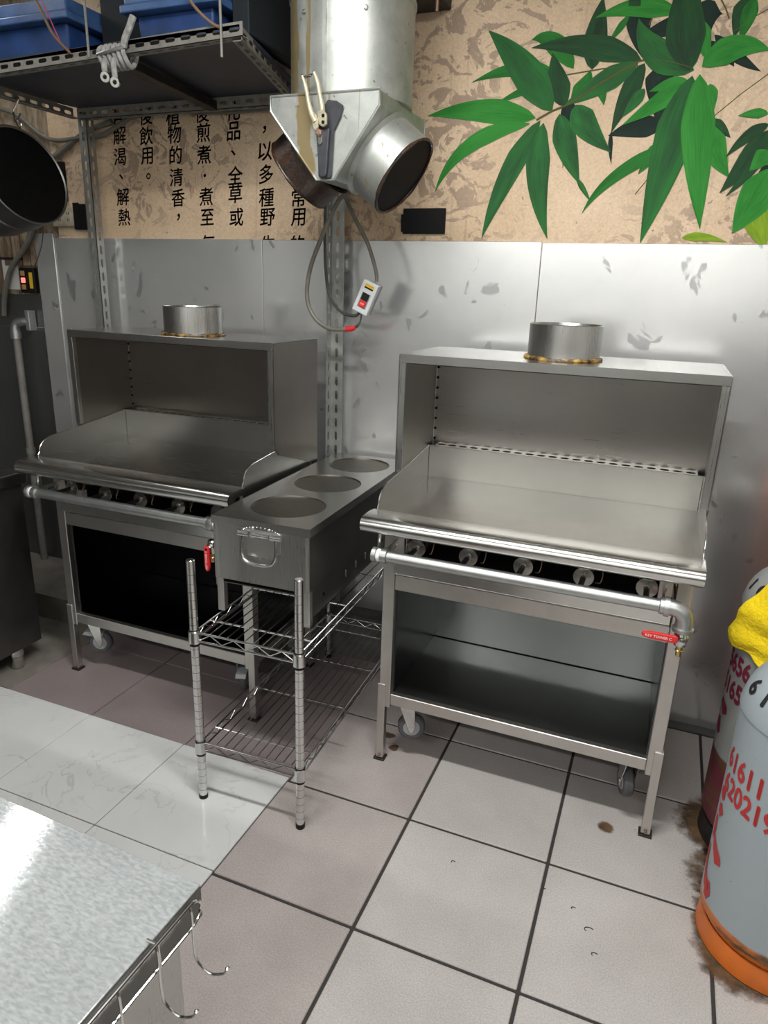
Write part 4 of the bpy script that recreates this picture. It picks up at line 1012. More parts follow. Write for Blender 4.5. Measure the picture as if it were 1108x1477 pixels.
t3 = tank('orange gas cylinder at the right edge against the back wall', *A3, 0.86, 0.11, 'orange', 'dark_iron')
# towel: a sheet wrapped over the shoulder of the second cylinder
def tank_surf(px, py, pz, x, y, r, zs, dome, off):
    # nearest point just outside the cylinder along its own surface
    dx, dy = px-x, py-y; d = math.hypot(dx, dy)
    ux, uy = dx/d, dy/d
    if pz <= zs: return Vector((x+ux*(r+off), y+uy*(r+off), pz))
    e = min(1.0, (pz-zs)/dome); rr = 0.045 + (r-0.045)*math.sqrt(max(0, 1-e*e))
    return Vector((x+ux*(rr+off), y+uy*(rr+off), pz + off*e))
def towel_obj():
    Wn, Hn = 36, 44
    vs = []; fs = []
    cx, cy_ = A2[0], A2[1]; r, zs, dome = A2[2], 0.745, 0.115
    # corners in (bearing in degrees, height): tip, lower right, far right, top
    cA, cB, cC, cD = (186, 0.640), (230, 0.630), (310, 0.72), (214, 0.845)
    for j in range(Hn+1):
        for i in range(Wn+1):
            u, v_ = i/Wn, j/Hn
            a = (1-u)*(1-v_)*cA[0] + u*(1-v_)*cB[0] + u*v_*cC[0] + (1-u)*v_*cD[0]
            z = (1-u)*(1-v_)*cA[1] + u*(1-v_)*cB[1] + u*v_*cC[1] + (1-u)*v_*cD[1]
            z += 0.004*math.sin(9*u + 2)*(1-v_)
            ar = R(a)
            off = 0.016 + 0.007*math.sin(7*u + 5*v_) + 0.004*math.sin(15*v_ - 4*u) + 0.003*random.random()
            p = tank_surf(cx + math.cos(ar), cy_ + math.sin(ar), z, cx, cy_, r, zs, dome, off)
            vs.append(p)
    for j in range(Hn):
        for i in range(Wn):
            k = j*(Wn+1)+i; fs.append((k, k+1, k+Wn+2, k+Wn+1))
    b = MB().add(vs, fs, True)
    o = b.build('towel', 'towel')
    md = o.modifiers.new('thick', 'SOLIDIFY'); md.thickness = 0.007; md.offset = 0
    md = o.modifiers.new('sub', 'SUBSURF'); md.levels = 1; md.render_levels = 1
    return tag(o, 'bright yellow terry cloth draped over the dull grey gas cylinder', 'cloth')
towel_obj()

# ------------------------------------------------------------ exhaust duct
dx0, dx1, dy0, dy1, dzt, dzm, dzb = -0.632, -0.295, 0.33, 0.70, 2.022, 1.984, 1.803
dcx, dcy = -0.463, 0.515
du = thing('exhaust_duct', 'greasy round galvanised exhaust duct with a box and two short outlets hanging from the ceiling', 'duct', (dcx, dcy, dzb), 0.0)
T0 = Vector((dcx, dcy, dzb))
L_ = lambda x, y, z: (x-dcx, y-dcy, z-dzb)
MB().prism([(dx0, dzt), (dx0, dzm), (-0.485, dzb), (-0.430, dzb), (dx1, dzm), (dx1, dzt)], lambda a, b, d: L_(a, d, b), dy0, dy1).build('branch_box', 'duct', du, 0.003)
for yy in (dy0, dy1):
    b = MB()
    loop = [(dx0, dzt), (dx0, dzm), (-0.485, dzb), (-0.430, dzb), (dx1, dzm), (dx1, dzt)]
    b.tube([L_(a, yy, z) for a, z in loop], 0.0035, 6, True).build('box_seam', 'duct', du)
MB().lathe([(0.176, 0.0), (0.180, 0.002), (0.180, 0.255), (0.184, 0.258), (0.184, 0.268), (0.180, 0.271), (0.180, CEIL-2.022-0.005)], L_(dcx, dcy, 2.020), (0, 0, 1), 64).build('duct_pipe', 'duct', du)
MB().box(-0.006, 0.006, -0.1835, -0.1785, 2.022-dzb, 2.28-dzb).build('duct_lock_seam', 'duct', du)
o = du.children[-1]; o.rotation_euler = (0, 0, -0.42)
for az in (-0.40, 0.62):
    for zz in (2.255,):
        MB().lathe([(0.006, 0), (0.006, 0.003), (0.003, 0.004)], (0.181*math.sin(az), -0.181*math.cos(az), zz-dzb-0.03), (math.sin(az), -math.cos(az), 0), 10).build('rivet', 'frame', du)
for sgn, mat in ((1, 'duct'), (-1, 'grease')):
    ax = Vector((0.80*sgn, 0.0, -0.60)).normalized()
    c0 = Vector((dcx + sgn*0.100, dcy - 0.02, 1.892)) - T0
    rr = 0.1215 if sgn > 0 else 0.117
    le = 0.102 if sgn > 0 else 0.082
    outl = MB().lathe([(rr+0.012, 0.0), (rr+0.004, 0.006), (rr, 0.010), (rr, le), (rr-0.003, le+0.002), (rr-0.004, le), (rr-0.004, 0.0)], c0, ax, 56, True).build('outlet_collar', mat, du)
    MB().lathe([(rr-0.0045, le-0.0005), (rr-0.0045, 0.012), (rr-0.01, 0.010), (0.0, 0.009)], c0, ax, 48).build('outlet_lining', 'grease' if sgn < 0 else 'soot_and_shade', outl)
    rnd = random.Random(4); n = 40; pts = []; rad = []
    t_ = Vector((0, 1, 0)); b_ = ax.cross(t_)
    for k in range(n):
        a = 2*math.pi*k/n; pts.append(c0 + ax*(le+0.001) + (t_*math.cos(a) + b_*math.sin(a))*(rr-0.002)); rad.append(0.003 + 0.003*rnd.random())
    MB().tube(pts, rad, 7, True).build('grease_rim', 'grease', outl)

# pruning shears in a sheath, hung on the front of the box
sy_ = dy0 - 0.007
she = thing('tool_sheath', 'black sheath with pentagon back hung on the front of the duct box', 'sheath', (-0.45, dy0-0.004, 1.80), 0.0)
S_ = lambda a, b, d: (a+0.45, d, b-1.80)
MB().prism([(-0.470, 1.975), (-0.448, 2.003), (-0.421, 1.999), (-0.399, 1.986), (-0.407, 1.960), (-0.427, 1.925), (-0.434, 1.812), (-0.440, 1.806), (-0.470, 1.806), (-0.476, 1.812), (-0.480, 1.93)], S_, -0.004, 0.0).build('back_flap', 'sheath', she, 0.002)
MB().prism([(-0.478, 1.93), (-0.436, 1.93), (-0.445, 1.815), (-0.450, 1.808), (-0.463, 1.808), (-0.468, 1.815)], S_, -0.016, -0.004).build('pocket', 'sheath', she, 0.003, 2)
shr = thing('pruning_shears', 'tan metal handled shears stuck handles up in the black sheath', 'shears', (-0.45, dy0-0.016, 1.90), 0.0)
H_ = lambda x, z, y=0.0: (x+0.45, y, z-1.90)
for pts, rad in (([(-0.516, 2.060), (-0.505, 2.030), (-0.497, 1.995), (-0.488, 1.968), (-0.474, 1.945)], [.005, .006, .0062, .0075, .010]), ([(-0.480, 2.066), (-0.469, 2.040), (-0.462, 2.010), (-0.455, 1.980), (-0.455, 1.955)], [.005, .006, .0065, .008, .010])):
    P = catmull([Vector(H_(a, b, -0.010)) for a, b in pts], 5)
    rl = []
    for i in range(len(P)):
        f = i/(len(P)-1)*(len(rad)-1); k = min(int(f), len(rad)-2); rl.append(rad[k] + (rad[k+1]-rad[k])*(f-k))
    MB().tube(P, rl, 10).build('handle', 'handle_tan', shr)
MB().prism([(-0.486, 1.962), (-0.474, 1.966), (-0.464, 1.950), (-0.464, 1.930), (-0.474, 1.922), (-0.482, 1.932)], lambda a, b, d: H_(a, b, d), -0.016, -0.008).build('jaw_plate', 'handle_tan', shr, 0.002)
pj = MB().prism([(-0.466, 1.968), (-0.452, 1.975), (-0.438, 1.962), (-0.438, 1.936), (-0.450, 1.930), (-0.462, 1.938)], lambda a, b, d: H_(a, b, d), -0.019, -0.009).build('jaw_plate', 'handle_tan', shr, 0.002)
for zz in (1.958, 1.942):
    MB().lathe([(0.0045, 0), (0.0045, 0.002)], H_(-0.447, zz, -0.019), (0, -1, 0), 10).build('rivet', 'soot_and_shade', pj)
MB().lathe([(0.010, 0), (0.010, 0.008), (0.006, 0.011)], H_(-0.463, 1.918, -0.009), (0, -1, 0), 6).build('pivot_bolt', 'copper', shr)
MB().prism([(-0.470, 1.925), (-0.454, 1.925), (-0.456, 1.895), (-0.463, 1.888), (-0.468, 1.895)], lambda a, b, d: H_(a, b, d), -0.010, -0.002).build('blade_heel', 'bright', shr, 0.001)
chn = []
for k in range(7):
    u = k/6; x = -0.516 + 0.036*u; z = 2.060 + 0.006*u - 0.006*math.sin(math.pi*u)
    a = k % 2
    loop = [(x + 0.0045*math.cos(2*math.pi*q/8), -0.010 + (0.0025*math.sin(2*math.pi*q/8) if a else 0), z + (0 if a else 0.003*math.sin(2*math.pi*q/8))) for q in range(8)]
    MB().tube([H_(p[0], p[2], p[1]) for p in loop], 0.0010, 5, True).build('chain_link', 'dark_iron', shr)

# ------------------------------------------------------------ switch box and hanging cables
sb = thing('switch_box', 'small grey push-button box hanging on cables beside the slotted post', 'switch box', (-0.488, 0.715, 1.4815), 0.0)
th = R(-24)
bx = Vector((math.cos(th), 0.10, math.sin(th))).normalized(); bz = Vector((-math.sin(th), 0, math.cos(th))).normalized(); by = bz.cross(bx).normalized()*1.0
BB = lambda a, b, d: tuple(bx*a + bz*b + by*d)     # d: depth away from the viewer
def bbox(a, b, d, ha, hb, hd): return MB().obox(tuple(bx*a + bz*b + by*d), bx, by, bz, ha, hd, hb)
bbox(0, 0, 0, 0.0295, 0.056, 0.016).build('box_cover', 'box_grey', sb, 0.004, 2)
bbox(0.002, 0, 0.026, 0.028, 0.0545, 0.010).build('box_base', 'grey_plastic', sb, 0.003, 2)
bbox(0, -0.010, -0.0165, 0.0165, 0.0265, 0.0012).build('button_bezel', 'grey_plastic', sb, 0.001)
bbox(0, 0.003, -0.018, 0.013, 0.0125, 0.003).build('black_button', 'black', sb, 0.001)
bbox(0, -0.0225, -0.0185, 0.013, 0.0105, 0.0035).build('red_button', 'red', sb, 0.001)
bbox(0, 0.0385, -0.0163, 0.017, 0.008, 0.0004).build('rating_label', 'yellow', sb)
bbox(0.0, 0.0335, -0.0166, 0.0165, 0.0028, 0.0004).build('label_band', 'black', sb)
put_mesh(text_mesh('POWER', 0.0085), 'label_lettering', 'darkred', sb, lambda a, b, d: BB(a, b+0.0413, -0.0172))
put_mesh(text_mesh('OFF', 0.0085), 'button_lettering', 'white', sb, lambda a, b, d: BB(a, b-0.0225, -0.0226))
def cable(label, pts, r, mat, steps=6, cat='cable', n=9, name='cable'):
    o = MB().tube(pts, r, n, smooth_steps=steps).build(name, mat)
    return tag(o, label, cat, {'cable': 'cables hanging on the wall', 'wire': 'wires at the overhead shelf'}.get(cat))
c1 = cable('thick grey cable looping lowest under the duct, ending in red tape', [(-0.50, 0.60, 1.81), (-0.586, 0.70, 1.80), (-0.625, 0.71, 1.75), (-0.673, 0.715, 1.66), (-0.714, 0.72, 1.567), (-0.725, 0.72, 1.472), (-0.694, 0.72, 1.405), (-0.632, 0.72, 1.369), (-0.555, 0.72, 1.371)], 0.0078, 'cable')
MB().tube([(-0.568, 0.72, 1.370), (-0.548, 0.72, 1.372), (-0.530, 0.72, 1.378)], [0.0092, 0.0098, 0.008], 10).build('red_tape', 'red', c1)
for k in (-1, 1):
    MB().tube([(-0.535, 0.72, 1.377), (-0.520, 0.72+0.004*k, 1.386+0.005*k), (-0.512, 0.72, 1.40), (-0.508, 0.72, 1.424)], 0.0028, 6, smooth_steps=4).build('cable_core', 'cable_dark', c1)
cable('thin black cable curving from the duct to the bottom of the switch box', [(-0.61, 0.66, 1.83), (-0.667, 0.75, 1.798), (-0.669, 0.75, 1.685), (-0.665, 0.75, 1.569), (-0.645, 0.745, 1.479), (-0.594, 0.735, 1.428), (-0.535, 0.72, 1.418), (-0.515, 0.718, 1.428)], 0.0055, 'cable_dark')
cable('brown grey cable dropping straight from the duct to the top of the switch box', [(-0.515, 0.60, 1.81), (-0.573, 0.70, 1.815), (-0.54, 0.72, 1.739), (-0.492, 0.72, 1.662), (-0.458, 0.72, 1.575), (-0.452, 0.719, 1.535)], 0.0068, 'cable')

# ------------------------------------------------------------ slotted-angle rack overhead
ra = thing('slotted_angle_rack', 'overhead rack of slotted steel angle with two wall posts and a dark shelf board', 'rack', (-1.25, 0.55, 0.0), 0.0)
ro = Vector((-1.25, 0.55, 0))
def ang_bar(name, o, U, V1, V2, L, w1, w2, mat, pitch=0.054, sl=0.036, sw=0.0120, t=0.0022):
    o = Vector(o) - ro; U, V1, V2 = Vector(U).normalized(), Vector(V1), Vector(V2)
    b = MB().slotted(o, U, V1, V2, L, w1, t, pitch, sl, sw).slotted(o, U, V2, V1, L, w2, t, pitch, sl, sw)
    return b.build(name, mat, ra)
# left post: corner towards the viewer; right post: corner away at its left
ang_bar('post', (-1.772, 0.815, 0.0), (0, 0, 1), (-1, 0, 0), (0, 1, 0), 2.30, 0.042, 0.042, 'zinc')
ang_bar('post', (-0.692, 0.850, 0.0), (0, 0, 1), (1, 0, 0), (0, -1, 0), 2.22, 0.052, 0.042, 'zinc')
zf = 2.150
fu = Vector((1.25, 0, 0.040)).normalized()
ang_bar('front_rail', (-1.96, 0.300, 2.128), fu, (0, 0, 1), (0, 1, 0), 1.26, 0.036, 0.030, 'zinc_dirty')
ang_bar('back_rail', (-1.80, 0.800, 2.118), (1, 0, 0), (0, 0, 1), (0, 1, 0), 1.16, 0.038, 0.030, 'zinc_dirty')
ang_bar('right_rail', (-0.705, 0.303, 2.158), (-0.115, 0.50, -0.02), (0, 0, 1), (-1, 0, 0), 0.52, 0.036, 0.030, 'zinc_dirty')
ang_bar('left_rail', (-1.835, 0.10, 2.118), (0.02, 1, 0), (0, 0, 1), (1, 0, 0), 0.70, 0.040, 0.034, 'zinc_dirty')
br = MB().obox(Vector((-1.155, 0.56, 2.138)) - ro, (-0.02, 1, -0.03), (1, 0, 0), (0, 0, 1), 0.25, 0.022, 0.014)
br.build('cross_brace', 'dark_iron', ra, 0.002)
bd = MB().add([Vector(p) - ro for p in ((-1.95, 0.30, 2.163), (-0.71, 0.30, 2.185), (-0.80, 0.83, 2.160), (-1.80, 0.83, 2.160), (-1.95, 0.30, 2.175), (-0.71, 0.30, 2.197), (-0.80, 0.83, 2.172), (-1.80, 0.83, 2.172))], [(0, 1, 2, 3), (4, 7, 6, 5), (0, 4, 5, 1), (1, 5, 6, 2), (2, 6, 7, 3), (3, 7, 4, 0)])
bd.build('shelf_board', 'navy', ra)
for zz in (2.145, 2.19):
    MB().lathe([(0.006, 0), (0.006, 0.005)], Vector((-1.795, 0.814, zz)) - ro, (0, -1, 0), 6).build('bolt', 'frame', ra)
MB().box(-0.70, -0.62, 0.853, 0.888, 2.16, 2.19).build('wall_bracket', 'dark_iron', ra)
ra.children[-1].location = -ro

def bin_(label, x0, x1, y0, y1, z0, z1, lid, cat='bin', body='blue', lidm='blue_lid', grp=None):
    t = thing('storage_bin', label, cat, ((x0+x1)/2, (y0+y1)/2, z0), 0.0, grp or 'blue bins on the overhead shelf')
    hx, hy, h = (x1-x0)/2, (y1-y0)/2, z1-z0
    vs = []
    for (f, z) in ((0.97, 0.0), (1.0, h)):
        vs += [(-hx*f, -hy*f, z), (hx*f, -hy*f, z), (hx*f, hy*f, z), (-hx*f, hy*f, z)]
    MB().add(vs, [(3, 2, 1, 0), (4, 5, 6, 7), (0, 1, 5, 4), (1, 2, 6, 5), (2, 3, 7, 6), (3, 0, 4, 7)]).build('bin_body', body, t, 0.006, 2)
    e = 0.035
    MB().box(-hx-e, hx+e, -hy-e, hy+e, h, h+0.022).box(-hx-e+0.01, hx+e-0.01, -hy-e+0.01, hy+e-0.01, h+0.022, h+lid).build('bin_lid', lidm, t, 0.004, 2)
    return t
bin_('blue plastic bin with pale lid at the left end of the overhead shelf', -1.86, -1.365, 0.34, 0.74, 2.189, 2.272, 0.06)
bin_('blue plastic bin with pale lid above the cord knot on the overhead shelf', -1.092, -0.822, 0.34, 0.68, 2.197, 2.262, 0.06)
db = thing('storage_box', 'dark box at the right end of the overhead shelf next to the duct', 'box', (-0.765, 0.62, 2.199), 0.0)
MB().box(-0.02, 0.035, -0.24, 0.13, 0.0, 0.40).build('box_body', 'dark_box', db, 0.003)
MB().box(-0.024, 0.039, -0.244, 0.134, 0.40, 0.42).build('box_lid', 'dark_box', db, 0.003)
db2 = thing('storage_box', 'dark filler box added in the gap between the two blue bins on the overhead shelf', 'box', (-1.232, 0.60, 2.1925), 0.0)
MB().box(-0.088, 0.09, -0.16, 0.16, 0.0, 0.36).build('box_body', 'dark_box', db2, 0.003)  # dark block added to keep the gap between the bins dark
MB().box(-0.09, 0.093, -0.165, 0.165, 0.36, 0.38).build('box_lid', 'dark_box', db2, 0.003)  # top of the same added dark block
# thin hanger rods and wires on the shelf
for lab, x, z0, z1 in (('thin steel hanger rod left of the cord knot, rising from the shelf front', -1.245, 2.155, 2.74), ('thin steel hanger rod right of the second blue bin, rising from the shelf front', -0.767, 2.12, 2.74)):
    tag(MB().cyl((x, 0.294, z0), (x, 0.294, z1), 0.0038, 8).build('hanger_rod', 'zinc_dirty'), lab, 'rod')
cable('brown wire running from the left blue bin down to the shelf front', [(-1.50, 0.27, 2.46), (-1.44, 0.268, 2.36), (-1.395, 0.268, 2.29), (-1.36, 0.275, 2.22), (-1.315, 0.29, 2.172)], 0.0045, 'brown_wire', name='wire', cat='wire')
cable('thin pink wire beside the brown one on the left blue bin', [(-1.47, 0.272, 2.44), (-1.40, 0.268, 2.33), (-1.365, 0.268, 2.27), (-1.34, 0.282, 2.20), (-1.31, 0.293, 2.168)], 0.0016, 'pink_wire', name='wire', cat='wire')
cable('brown wire curving over the second blue bin to the shelf front', [(-0.90, 0.262, 2.36), (-0.872, 0.262, 2.30), (-0.838, 0.268, 2.245), (-0.80, 0.285, 2.208), (-0.77, 0.31, 2.192)], 0.0045, 'brown_wire', name='wire', cat='wire')
# cord knot round the front rail with two nuts
kn = thing('cord_knot', 'greasy white cord knotted round the shelf front rail with two ring nuts', 'cord', (-1.15, 0.302, 2.155), 0.0)
rnd = random.Random(3)
for k in range(6):
    x = -0.045 + 0.018*k
    loop = [(x + 0.005*math.sin(a*2), 0.010 + (0.026+0.003*rnd.random())*math.cos(a), -0.002 + (0.028+0.003*rnd.random())*math.sin(a)) for a in [2*math.pi*q/12 for q in range(12)]]
    MB().tube(loop, 0.0072, 8, True, 2).build('cord_turn', 'rope', kn)
MB().tube([(-0.05, -0.022, 0.0), (0.0, -0.030, 0.004), (0.05, -0.022, 0.012)], 0.005, 8, smooth_steps=3).build('clip_bar', 'galv', kn)
MB().tube([(0.045, -0.015, 0.015), (0.055, -0.018, 0.035), (0.075, -0.02, 0.06), (0.085, -0.012, 0.09)], [0.010]*4, 8).build('cord_tail', 'rope', kn)
for xx, zz in ((-0.020, -0.062), (0.016, -0.078)):
    MB().tube([(xx-0.006, -0.020, -0.015), (xx-0.003, -0.026, -0.035), (xx, -0.028, zz+0.012)], 0.0085, 8, smooth_steps=3).build('cord_end', 'rope', kn)
    MB().lathe([(0.0065, -0.005), (0.014, -0.005), (0.015, 0.0), (0.014, 0.005), (0.0065, 0.005)], (xx, -0.028, zz), (0.3, -1, -0.2), 14, True).build('ring_nut', 'bright', kn)

# ------------------------------------------------------------ hanging pot at the left, S-hook
n_ = Vector((0.96, -0.083, 0.265)).normalized()
pc = Vector((-1.785, 0.50, 1.870))
pot = thing('hanging_pot', 'round steel pot with sooty black inside hanging sideways from a hook at the left', 'pot', tuple(pc), 0.0)
MB().lathe([(0.166, 0.0), (0.171, 0.004), (0.175, 0.002), (0.175, -0.012), (0.170, -0.014), (0.168, -0.09), (0.172, -0.095), (0.168, -0.102), (0.162, -0.20), (0.152, -0.24), (0.0, -0.245)], (0, 0, 0), n_, 56).build('pot_shell', 'old_steel', pot)
MB().lathe([(0.166, 0.0005), (0.163, -0.02), (0.156, -0.18), (0.14, -0.215), (0.0, -0.22)], (0, 0, 0), n_, 48).build('pot_lining', 'soot_and_shade', pot)
sx = n_.cross(Vector((0, 0, 1))).normalized()
lp = sx*0.160 + n_*0.002 + Vector((0, 0, -0.055))
MB().tube([lp + n_*0.0 + Vector((0, 0, 0.012)), lp + n_*0.03 + Vector((0, 0, 0.016)), lp + n_*0.045, lp + n_*0.03 - Vector((0, 0, 0.014)), lp - Vector((0, 0, 0.012))], 0.0045, 8, smooth_steps=4).build('latch_loop', 'bright', pot)
MB().obox(lp - n_*0.005, n_, sx, (0, 0, 1), 0.02, 0.005, 0.012).build('latch_plate', 'frame', pot, 0.002)
upv = (Vector((0, 0, 1)) - n_*n_.z).normalized()
ring = pc + upv*0.186
hk = [(-1.815, 0.515, 2.118), (-1.80, 0.512, 2.132), (-1.785, 0.508, 2.122), (-1.800, 0.505, 2.10), (-1.812, 0.503, 2.082), (-1.803, 0.500, 2.062), (-1.785, 0.499, 2.060), (-1.772, 0.498, 2.073)]
tag(MB().tube(hk, 0.0035, 8, smooth_steps=5).build('s_hook', 'bright'), 'bent steel wire hook on the rack rail holding the sooty pot', 'hook')
hg = MB().tube([(-1.806, 0.498, 2.064), (-1.792, 0.498, 2.053), (-1.778, 0.497, 2.050), (-1.774, 0.497, 2.030), (-1.786, 0.497, 2.030), (-1.80, 0.497, 2.05)], 0.003, 7, True, 3)
o = hg.build('hanging_loop', 'bright', pot); o.location = -pc

# ------------------------------------------------------------ small things on the back wall
def plate(name, label, cat, x0, x1, z0, z1, th, mat, bev=0.002):
    t = thing(name, label, cat, ((x0+x1)/2, WY-0.004, (z0+z1)/2), 0.0, 'black plates on the back wall' if cat == 'cover plate' else None)
    return t, MB().box(-(x1-x0)/2, (x1-x0)/2, -th, 0.003, -(z1-z0)/2, (z1-z0)/2).build('plate', mat, t, bev)
t, _ = plate('cover_plate', 'black taped rectangle on the mural just right of the duct outlet', 'cover plate', -0.428, -0.271, 1.703, 1.787, 0.010, 'black')
MB().box(-0.084, -0.02, -0.0108, -0.0098, -0.036, 0.022).build('tape_strip', 'black', t)
t, _ = plate('cover_plate', 'narrow black taped rectangle on the wall beside the left slotted post', 'cover plate', -1.948, -1.885, 1.715, 1.818, 0.012, 'black')
MB().box(-0.036, 0.0, -0.0128, -0.0118, -0.05, 0.056).build('tape_strip', 'black', t)
plate('cover_plate', 'tall black plate on the wall half hidden behind the hanging pot', 'cover plate', -2.09, -1.985, 1.83, 1.985, 0.012, 'black')
t, _ = plate('wall_outlet', 'stained cream double socket on the wall below the hanging pot', 'socket', -2.075, -1.95, 1.727, 1.805, 0.014, 'outlet', 0.004)
for xx in (-0.02, 0.03):
    for zz in (-0.012, 0.014):
        MB().box(xx-0.006, xx-0.003, -0.0146, -0.0135, zz-0.006, zz+0.006).box(xx+0.003, xx+0.006, -0.0146, -0.0135, zz-0.006, zz+0.006).build('socket_slot', 'black', t)
t, _ = plate('wall_switch', 'black switch block with glowing red lamp on the stained wall at the left', 'switch', -2.305, -2.212, 1.442, 1.553, 0.022, 'black', 0.003)
for k, (mm, zz) in enumerate((('tan_button', 0.030), ('neon', 0.0), ('tan_button', -0.030))):
    MB().box(-0.034, -0.008, -0.026, -0.022, zz-0.011, zz+0.011).build('switch_key', mm, t, 0.002)
MB().box(0.016, 0.036, -0.0235, -0.022, -0.035, 0.035).build('switch_label', 'yellow', t)
t, _ = plate('paper_notice', 'white paper in a dark holder on the stained wall at the far left', 'notice', -2.42, -2.325, 1.455, 1.585, 0.006, 'paper', 0.0)
MB().box(-0.06, 0.09, -0.012, 0.003, 0.066, 0.076).build('holder_edge', 'dark_iron', t)
cable('grey cable sagging across the wall behind the left slotted post under the shelf', [(-2.30, 0.875, 2.20), (-2.194, 0.875, 2.165), (-2.082, 0.875, 2.088), (-1.989, 0.875, 2.063), (-1.837, 0.875, 2.070), (-1.746, 0.875, 2.074), (-1.65, 0.875, 2.11), (-1.58, 0.875, 2.133), (-1.427, 0.878, 2.143), (-1.20, 0.878, 2.128), (-0.99, 0.878, 2.128), (-0.75, 0.878, 2.13)], 0.009, 'cable')
cable('second grey cable slanting up the wall from behind the pot to the left slotted post', [(-2.35, 0.88, 1.90), (-2.183, 0.88, 1.950), (-2.017, 0.88, 2.006), (-1.90, 0.88, 2.062), (-1.80, 0.88, 2.10), (-1.70, 0.88, 2.12)], 0.011, 'cable')
cable('grey cable drooping down the stained wall at the far left', [(-2.13, 0.872, 1.79), (-2.18, 0.868, 1.716), (-2.234, 0.868, 1.644), (-2.335, 0.868, 1.554), (-2.398, 0.87, 1.446), (-2.432, 0.875, 1.335)], 0.012, 'cable')
cable('thin cord hanging from the pot hook to the switch block', [(-2.13, 0.882, 1.73), (-2.16, 0.884, 1.64), (-2.215, 0.882, 1.555)], 0.0025, 'brown_wire', name='cord', cat='cord')
# vertical pipe with elbow
vp = thing('wall_pipe', 'old grey pipe with an elbow running down the left steel wall sheet', 'pipe', (-2.335, 0.845, 0.70), 0.0)
MB().cyl((0, 0, -0.60), (0, 0, 0.565), 0.0165, 18).build('pipe', 'zinc_dirty', vp)
MB().tube([(0, 0, 0.55), (0, 0, 0.585), (0.012, 0.004, 0.605), (0.045, 0.012, 0.612), (0.070, 0.020, 0.612)], 0.021, 16, smooth_steps=4).build('elbow', 'galv', vp)
MB().lathe([(0.024, 0), (0.024, 0.035)], (0, 0, 0.535), (0, 0, 1), 18).build('elbow_collar', 'galv', vp)
MB().box(0.068, 0.092, 0.0, 0.042, 0.575, 0.665).build('pipe_clip', 'zinc', vp, 0.002)
MB().lathe([(0.022, 0), (0.022, 0.03)], (0, 0, -0.02), (0, 0, 1), 18).build('pipe_joint', 'zinc_dirty', vp)
# dark bracket top of frame beside the duct
bk = thing('ceiling_bracket', 'dark painted steel bracket on the mural right of the duct pipe', 'bracket', (-0.34, 0.80, 2.39), 0.0)
MB().box(-0.08, 0.05, -0.04, 0.096, -0.012, 0.03).build('bracket_arm', 'dark_iron', bk, 0.003)
MB().lathe([(0.006, 0), (0.006, 0.05), (0.009, 0.05), (0.009, 0.06)], (0.043, -0.03, -0.055), (0, 0, 1), 8).build('bracket_bolt', 'copper', bk)

# ------------------------------------------------------------ steel counter at the left edge
ct = thing('steel_counter', 'dark stainless counter cut by the left edge of the photograph on round feet', 'counter', (-2.05, -0.35, 0), 0.0)
MB().box(-0.33, 0.33, -0.60, 0.605, 0.085, 0.755).build('cabinet_body', 'old_steel', ct, 0.003)
MB().box(-0.345, 0.345, -0.62, 0.62, 0.757, 0.802).build('worktop', 'steel', ct, 0.004, 2)
for (x, y) in ((0.30, 0.50), (0.30, -0.5), (-0.28, 0.50), (-0.28, -0.5)):
    MB().lathe([(0.020, 0.0), (0.024, 0.004), (0.024, 0.05), (0.028, 0.055), (0.028, 0.085)], (x, y, 0.0015), (0, 0, 1), 18).build('foot', 'bright', ct)
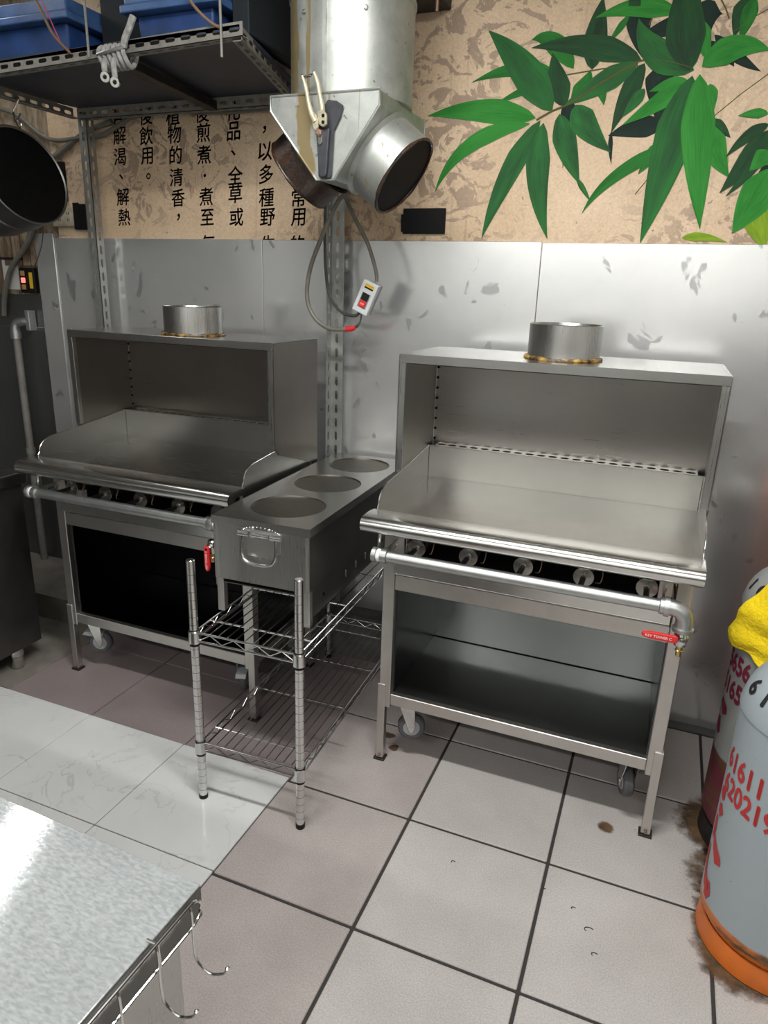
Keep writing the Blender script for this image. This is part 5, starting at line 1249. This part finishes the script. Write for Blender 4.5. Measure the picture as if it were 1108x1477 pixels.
# rust rings on the floor round the cylinders and spots by the stove feet
def blob(x, y, r, sc_=1.0, seed=1, hole=0.0):
    rnd = random.Random(seed); n = 40
    rr = [r*(1 + 0.10*math.sin(3*2*math.pi*k/n + seed) + 0.06*rnd.random()) for k in range(n)]
    vs = [(x + rr[k]*math.cos(2*math.pi*k/n), y + rr[k]*sc_*math.sin(2*math.pi*k/n), 0.0006) for k in range(n)] + [(x + hole*math.cos(2*math.pi*k/n), y + hole*math.sin(2*math.pi*k/n), 0.0006) for k in range(n)]
    b = MB().add(vs, [(k, (k+1) % n, n+(k+1) % n, n+k) for k in range(n)])
    o = b.build('rust_mark', 'rust_spread', floor, fix=False)
    ul = o.data.uv_layers.new(name='UVMap')
    for lp_ in o.data.loops: ul.data[lp_.index].uv = (0.5, 0.0 if lp_.vertex_index < n else 1.0)
def m_spread():
    m, nt, b = new_mat('rust_spread')
    f = noise(nt, coords(nt), 20, 6, 0.7)
    lk(nt, ramp(nt, f, [(0.35, (0.045, 0.026, 0.012)), (0.65, (0.16, 0.085, 0.035))]), b.inputs['Base Color'])
    b.inputs['Roughness'].default_value = 0.85
    sp_ = nd(nt, 'ShaderNodeSeparateXYZ'); lk(nt, nd(nt, 'ShaderNodeTexCoord').outputs['UV'], sp_.inputs[0])
    ad = nd(nt, 'ShaderNodeMath', operation='MULTIPLY_ADD'); ad.inputs[1].default_value = 1.1; lk(nt, sp_.outputs[1], ad.inputs[0]); lk(nt, noise(nt, coords(nt), 26, 5, 0.65), ad.inputs[2])
    lk(nt, ramp(nt, ad.outputs[0], [(0.55, 0.0), (0.95, 0.9)]), b.inputs['Alpha'])
    return m
MT['rust_spread'] = m_spread()
blob(A1[0], A1[1], 0.195, 1, 2, 0.12); blob(A2[0], A2[1], 0.215, 1, 5, 0.12); blob(0.93, 0.17, 0.17, 1, 9, 0.02)
blob(0.55, 0.215, 0.026, 1, 3); blob(-0.165, 0.30, 0.02, 1, 4); blob(-0.21, 0.36, 0.035, 0.5, 6)
for (x, y, r_) in ((0.545, -0.17, 0.012), (0.50, -0.12, 0.006), (0.565, -0.235, 0.008), (0.17, -0.10, 0.006), (0.42, -0.09, 0.004)):
    pts = [(x + r_*math.cos(a), y + 0.6*r_*math.sin(a), 0.0008) for a in [R(40 + 28*q) for q in range(8)]]
    MB().tube(pts, 0.0011, 5).build('dirt_curl', 'dark_iron', floor)

# ------------------------------------------------------------ ceiling lamps, the rear two added as fill (their light is set at the top)
for i, (lx, ly, lz, ll, lr, lw) in enumerate(LAMPS):
    t = thing('ceiling_light', ('tube lamp over the overhead rack at the left', 'tube lamp above the right griddle stove', 'added fill tube lamp at the left behind the viewer', 'added fill tube lamp at the right behind the viewer')[i], 'lamp', (lx, ly, lz), lr, 'tube lamps under the ceiling')
    MB().box(-ll/2, ll/2, -0.075, 0.075, 0.0, 0.05).build('housing', 'lamp_body', t, 0.004)
    MB().cyl((-ll/2+0.05, 0, 0.05), (-ll/2+0.05, 0, CEIL-lz), 0.008, 8).cyl((ll/2-0.05, 0, 0.05), (ll/2-0.05, 0, CEIL-lz), 0.008, 8).build('hanger', 'lamp_body', t)
    for yy in (-0.04, 0.04):
        MB().cyl((-ll/2+0.02, yy, -0.020), (ll/2-0.02, yy, -0.020), 0.013, 12).build('tube', 'lamp_white', t)
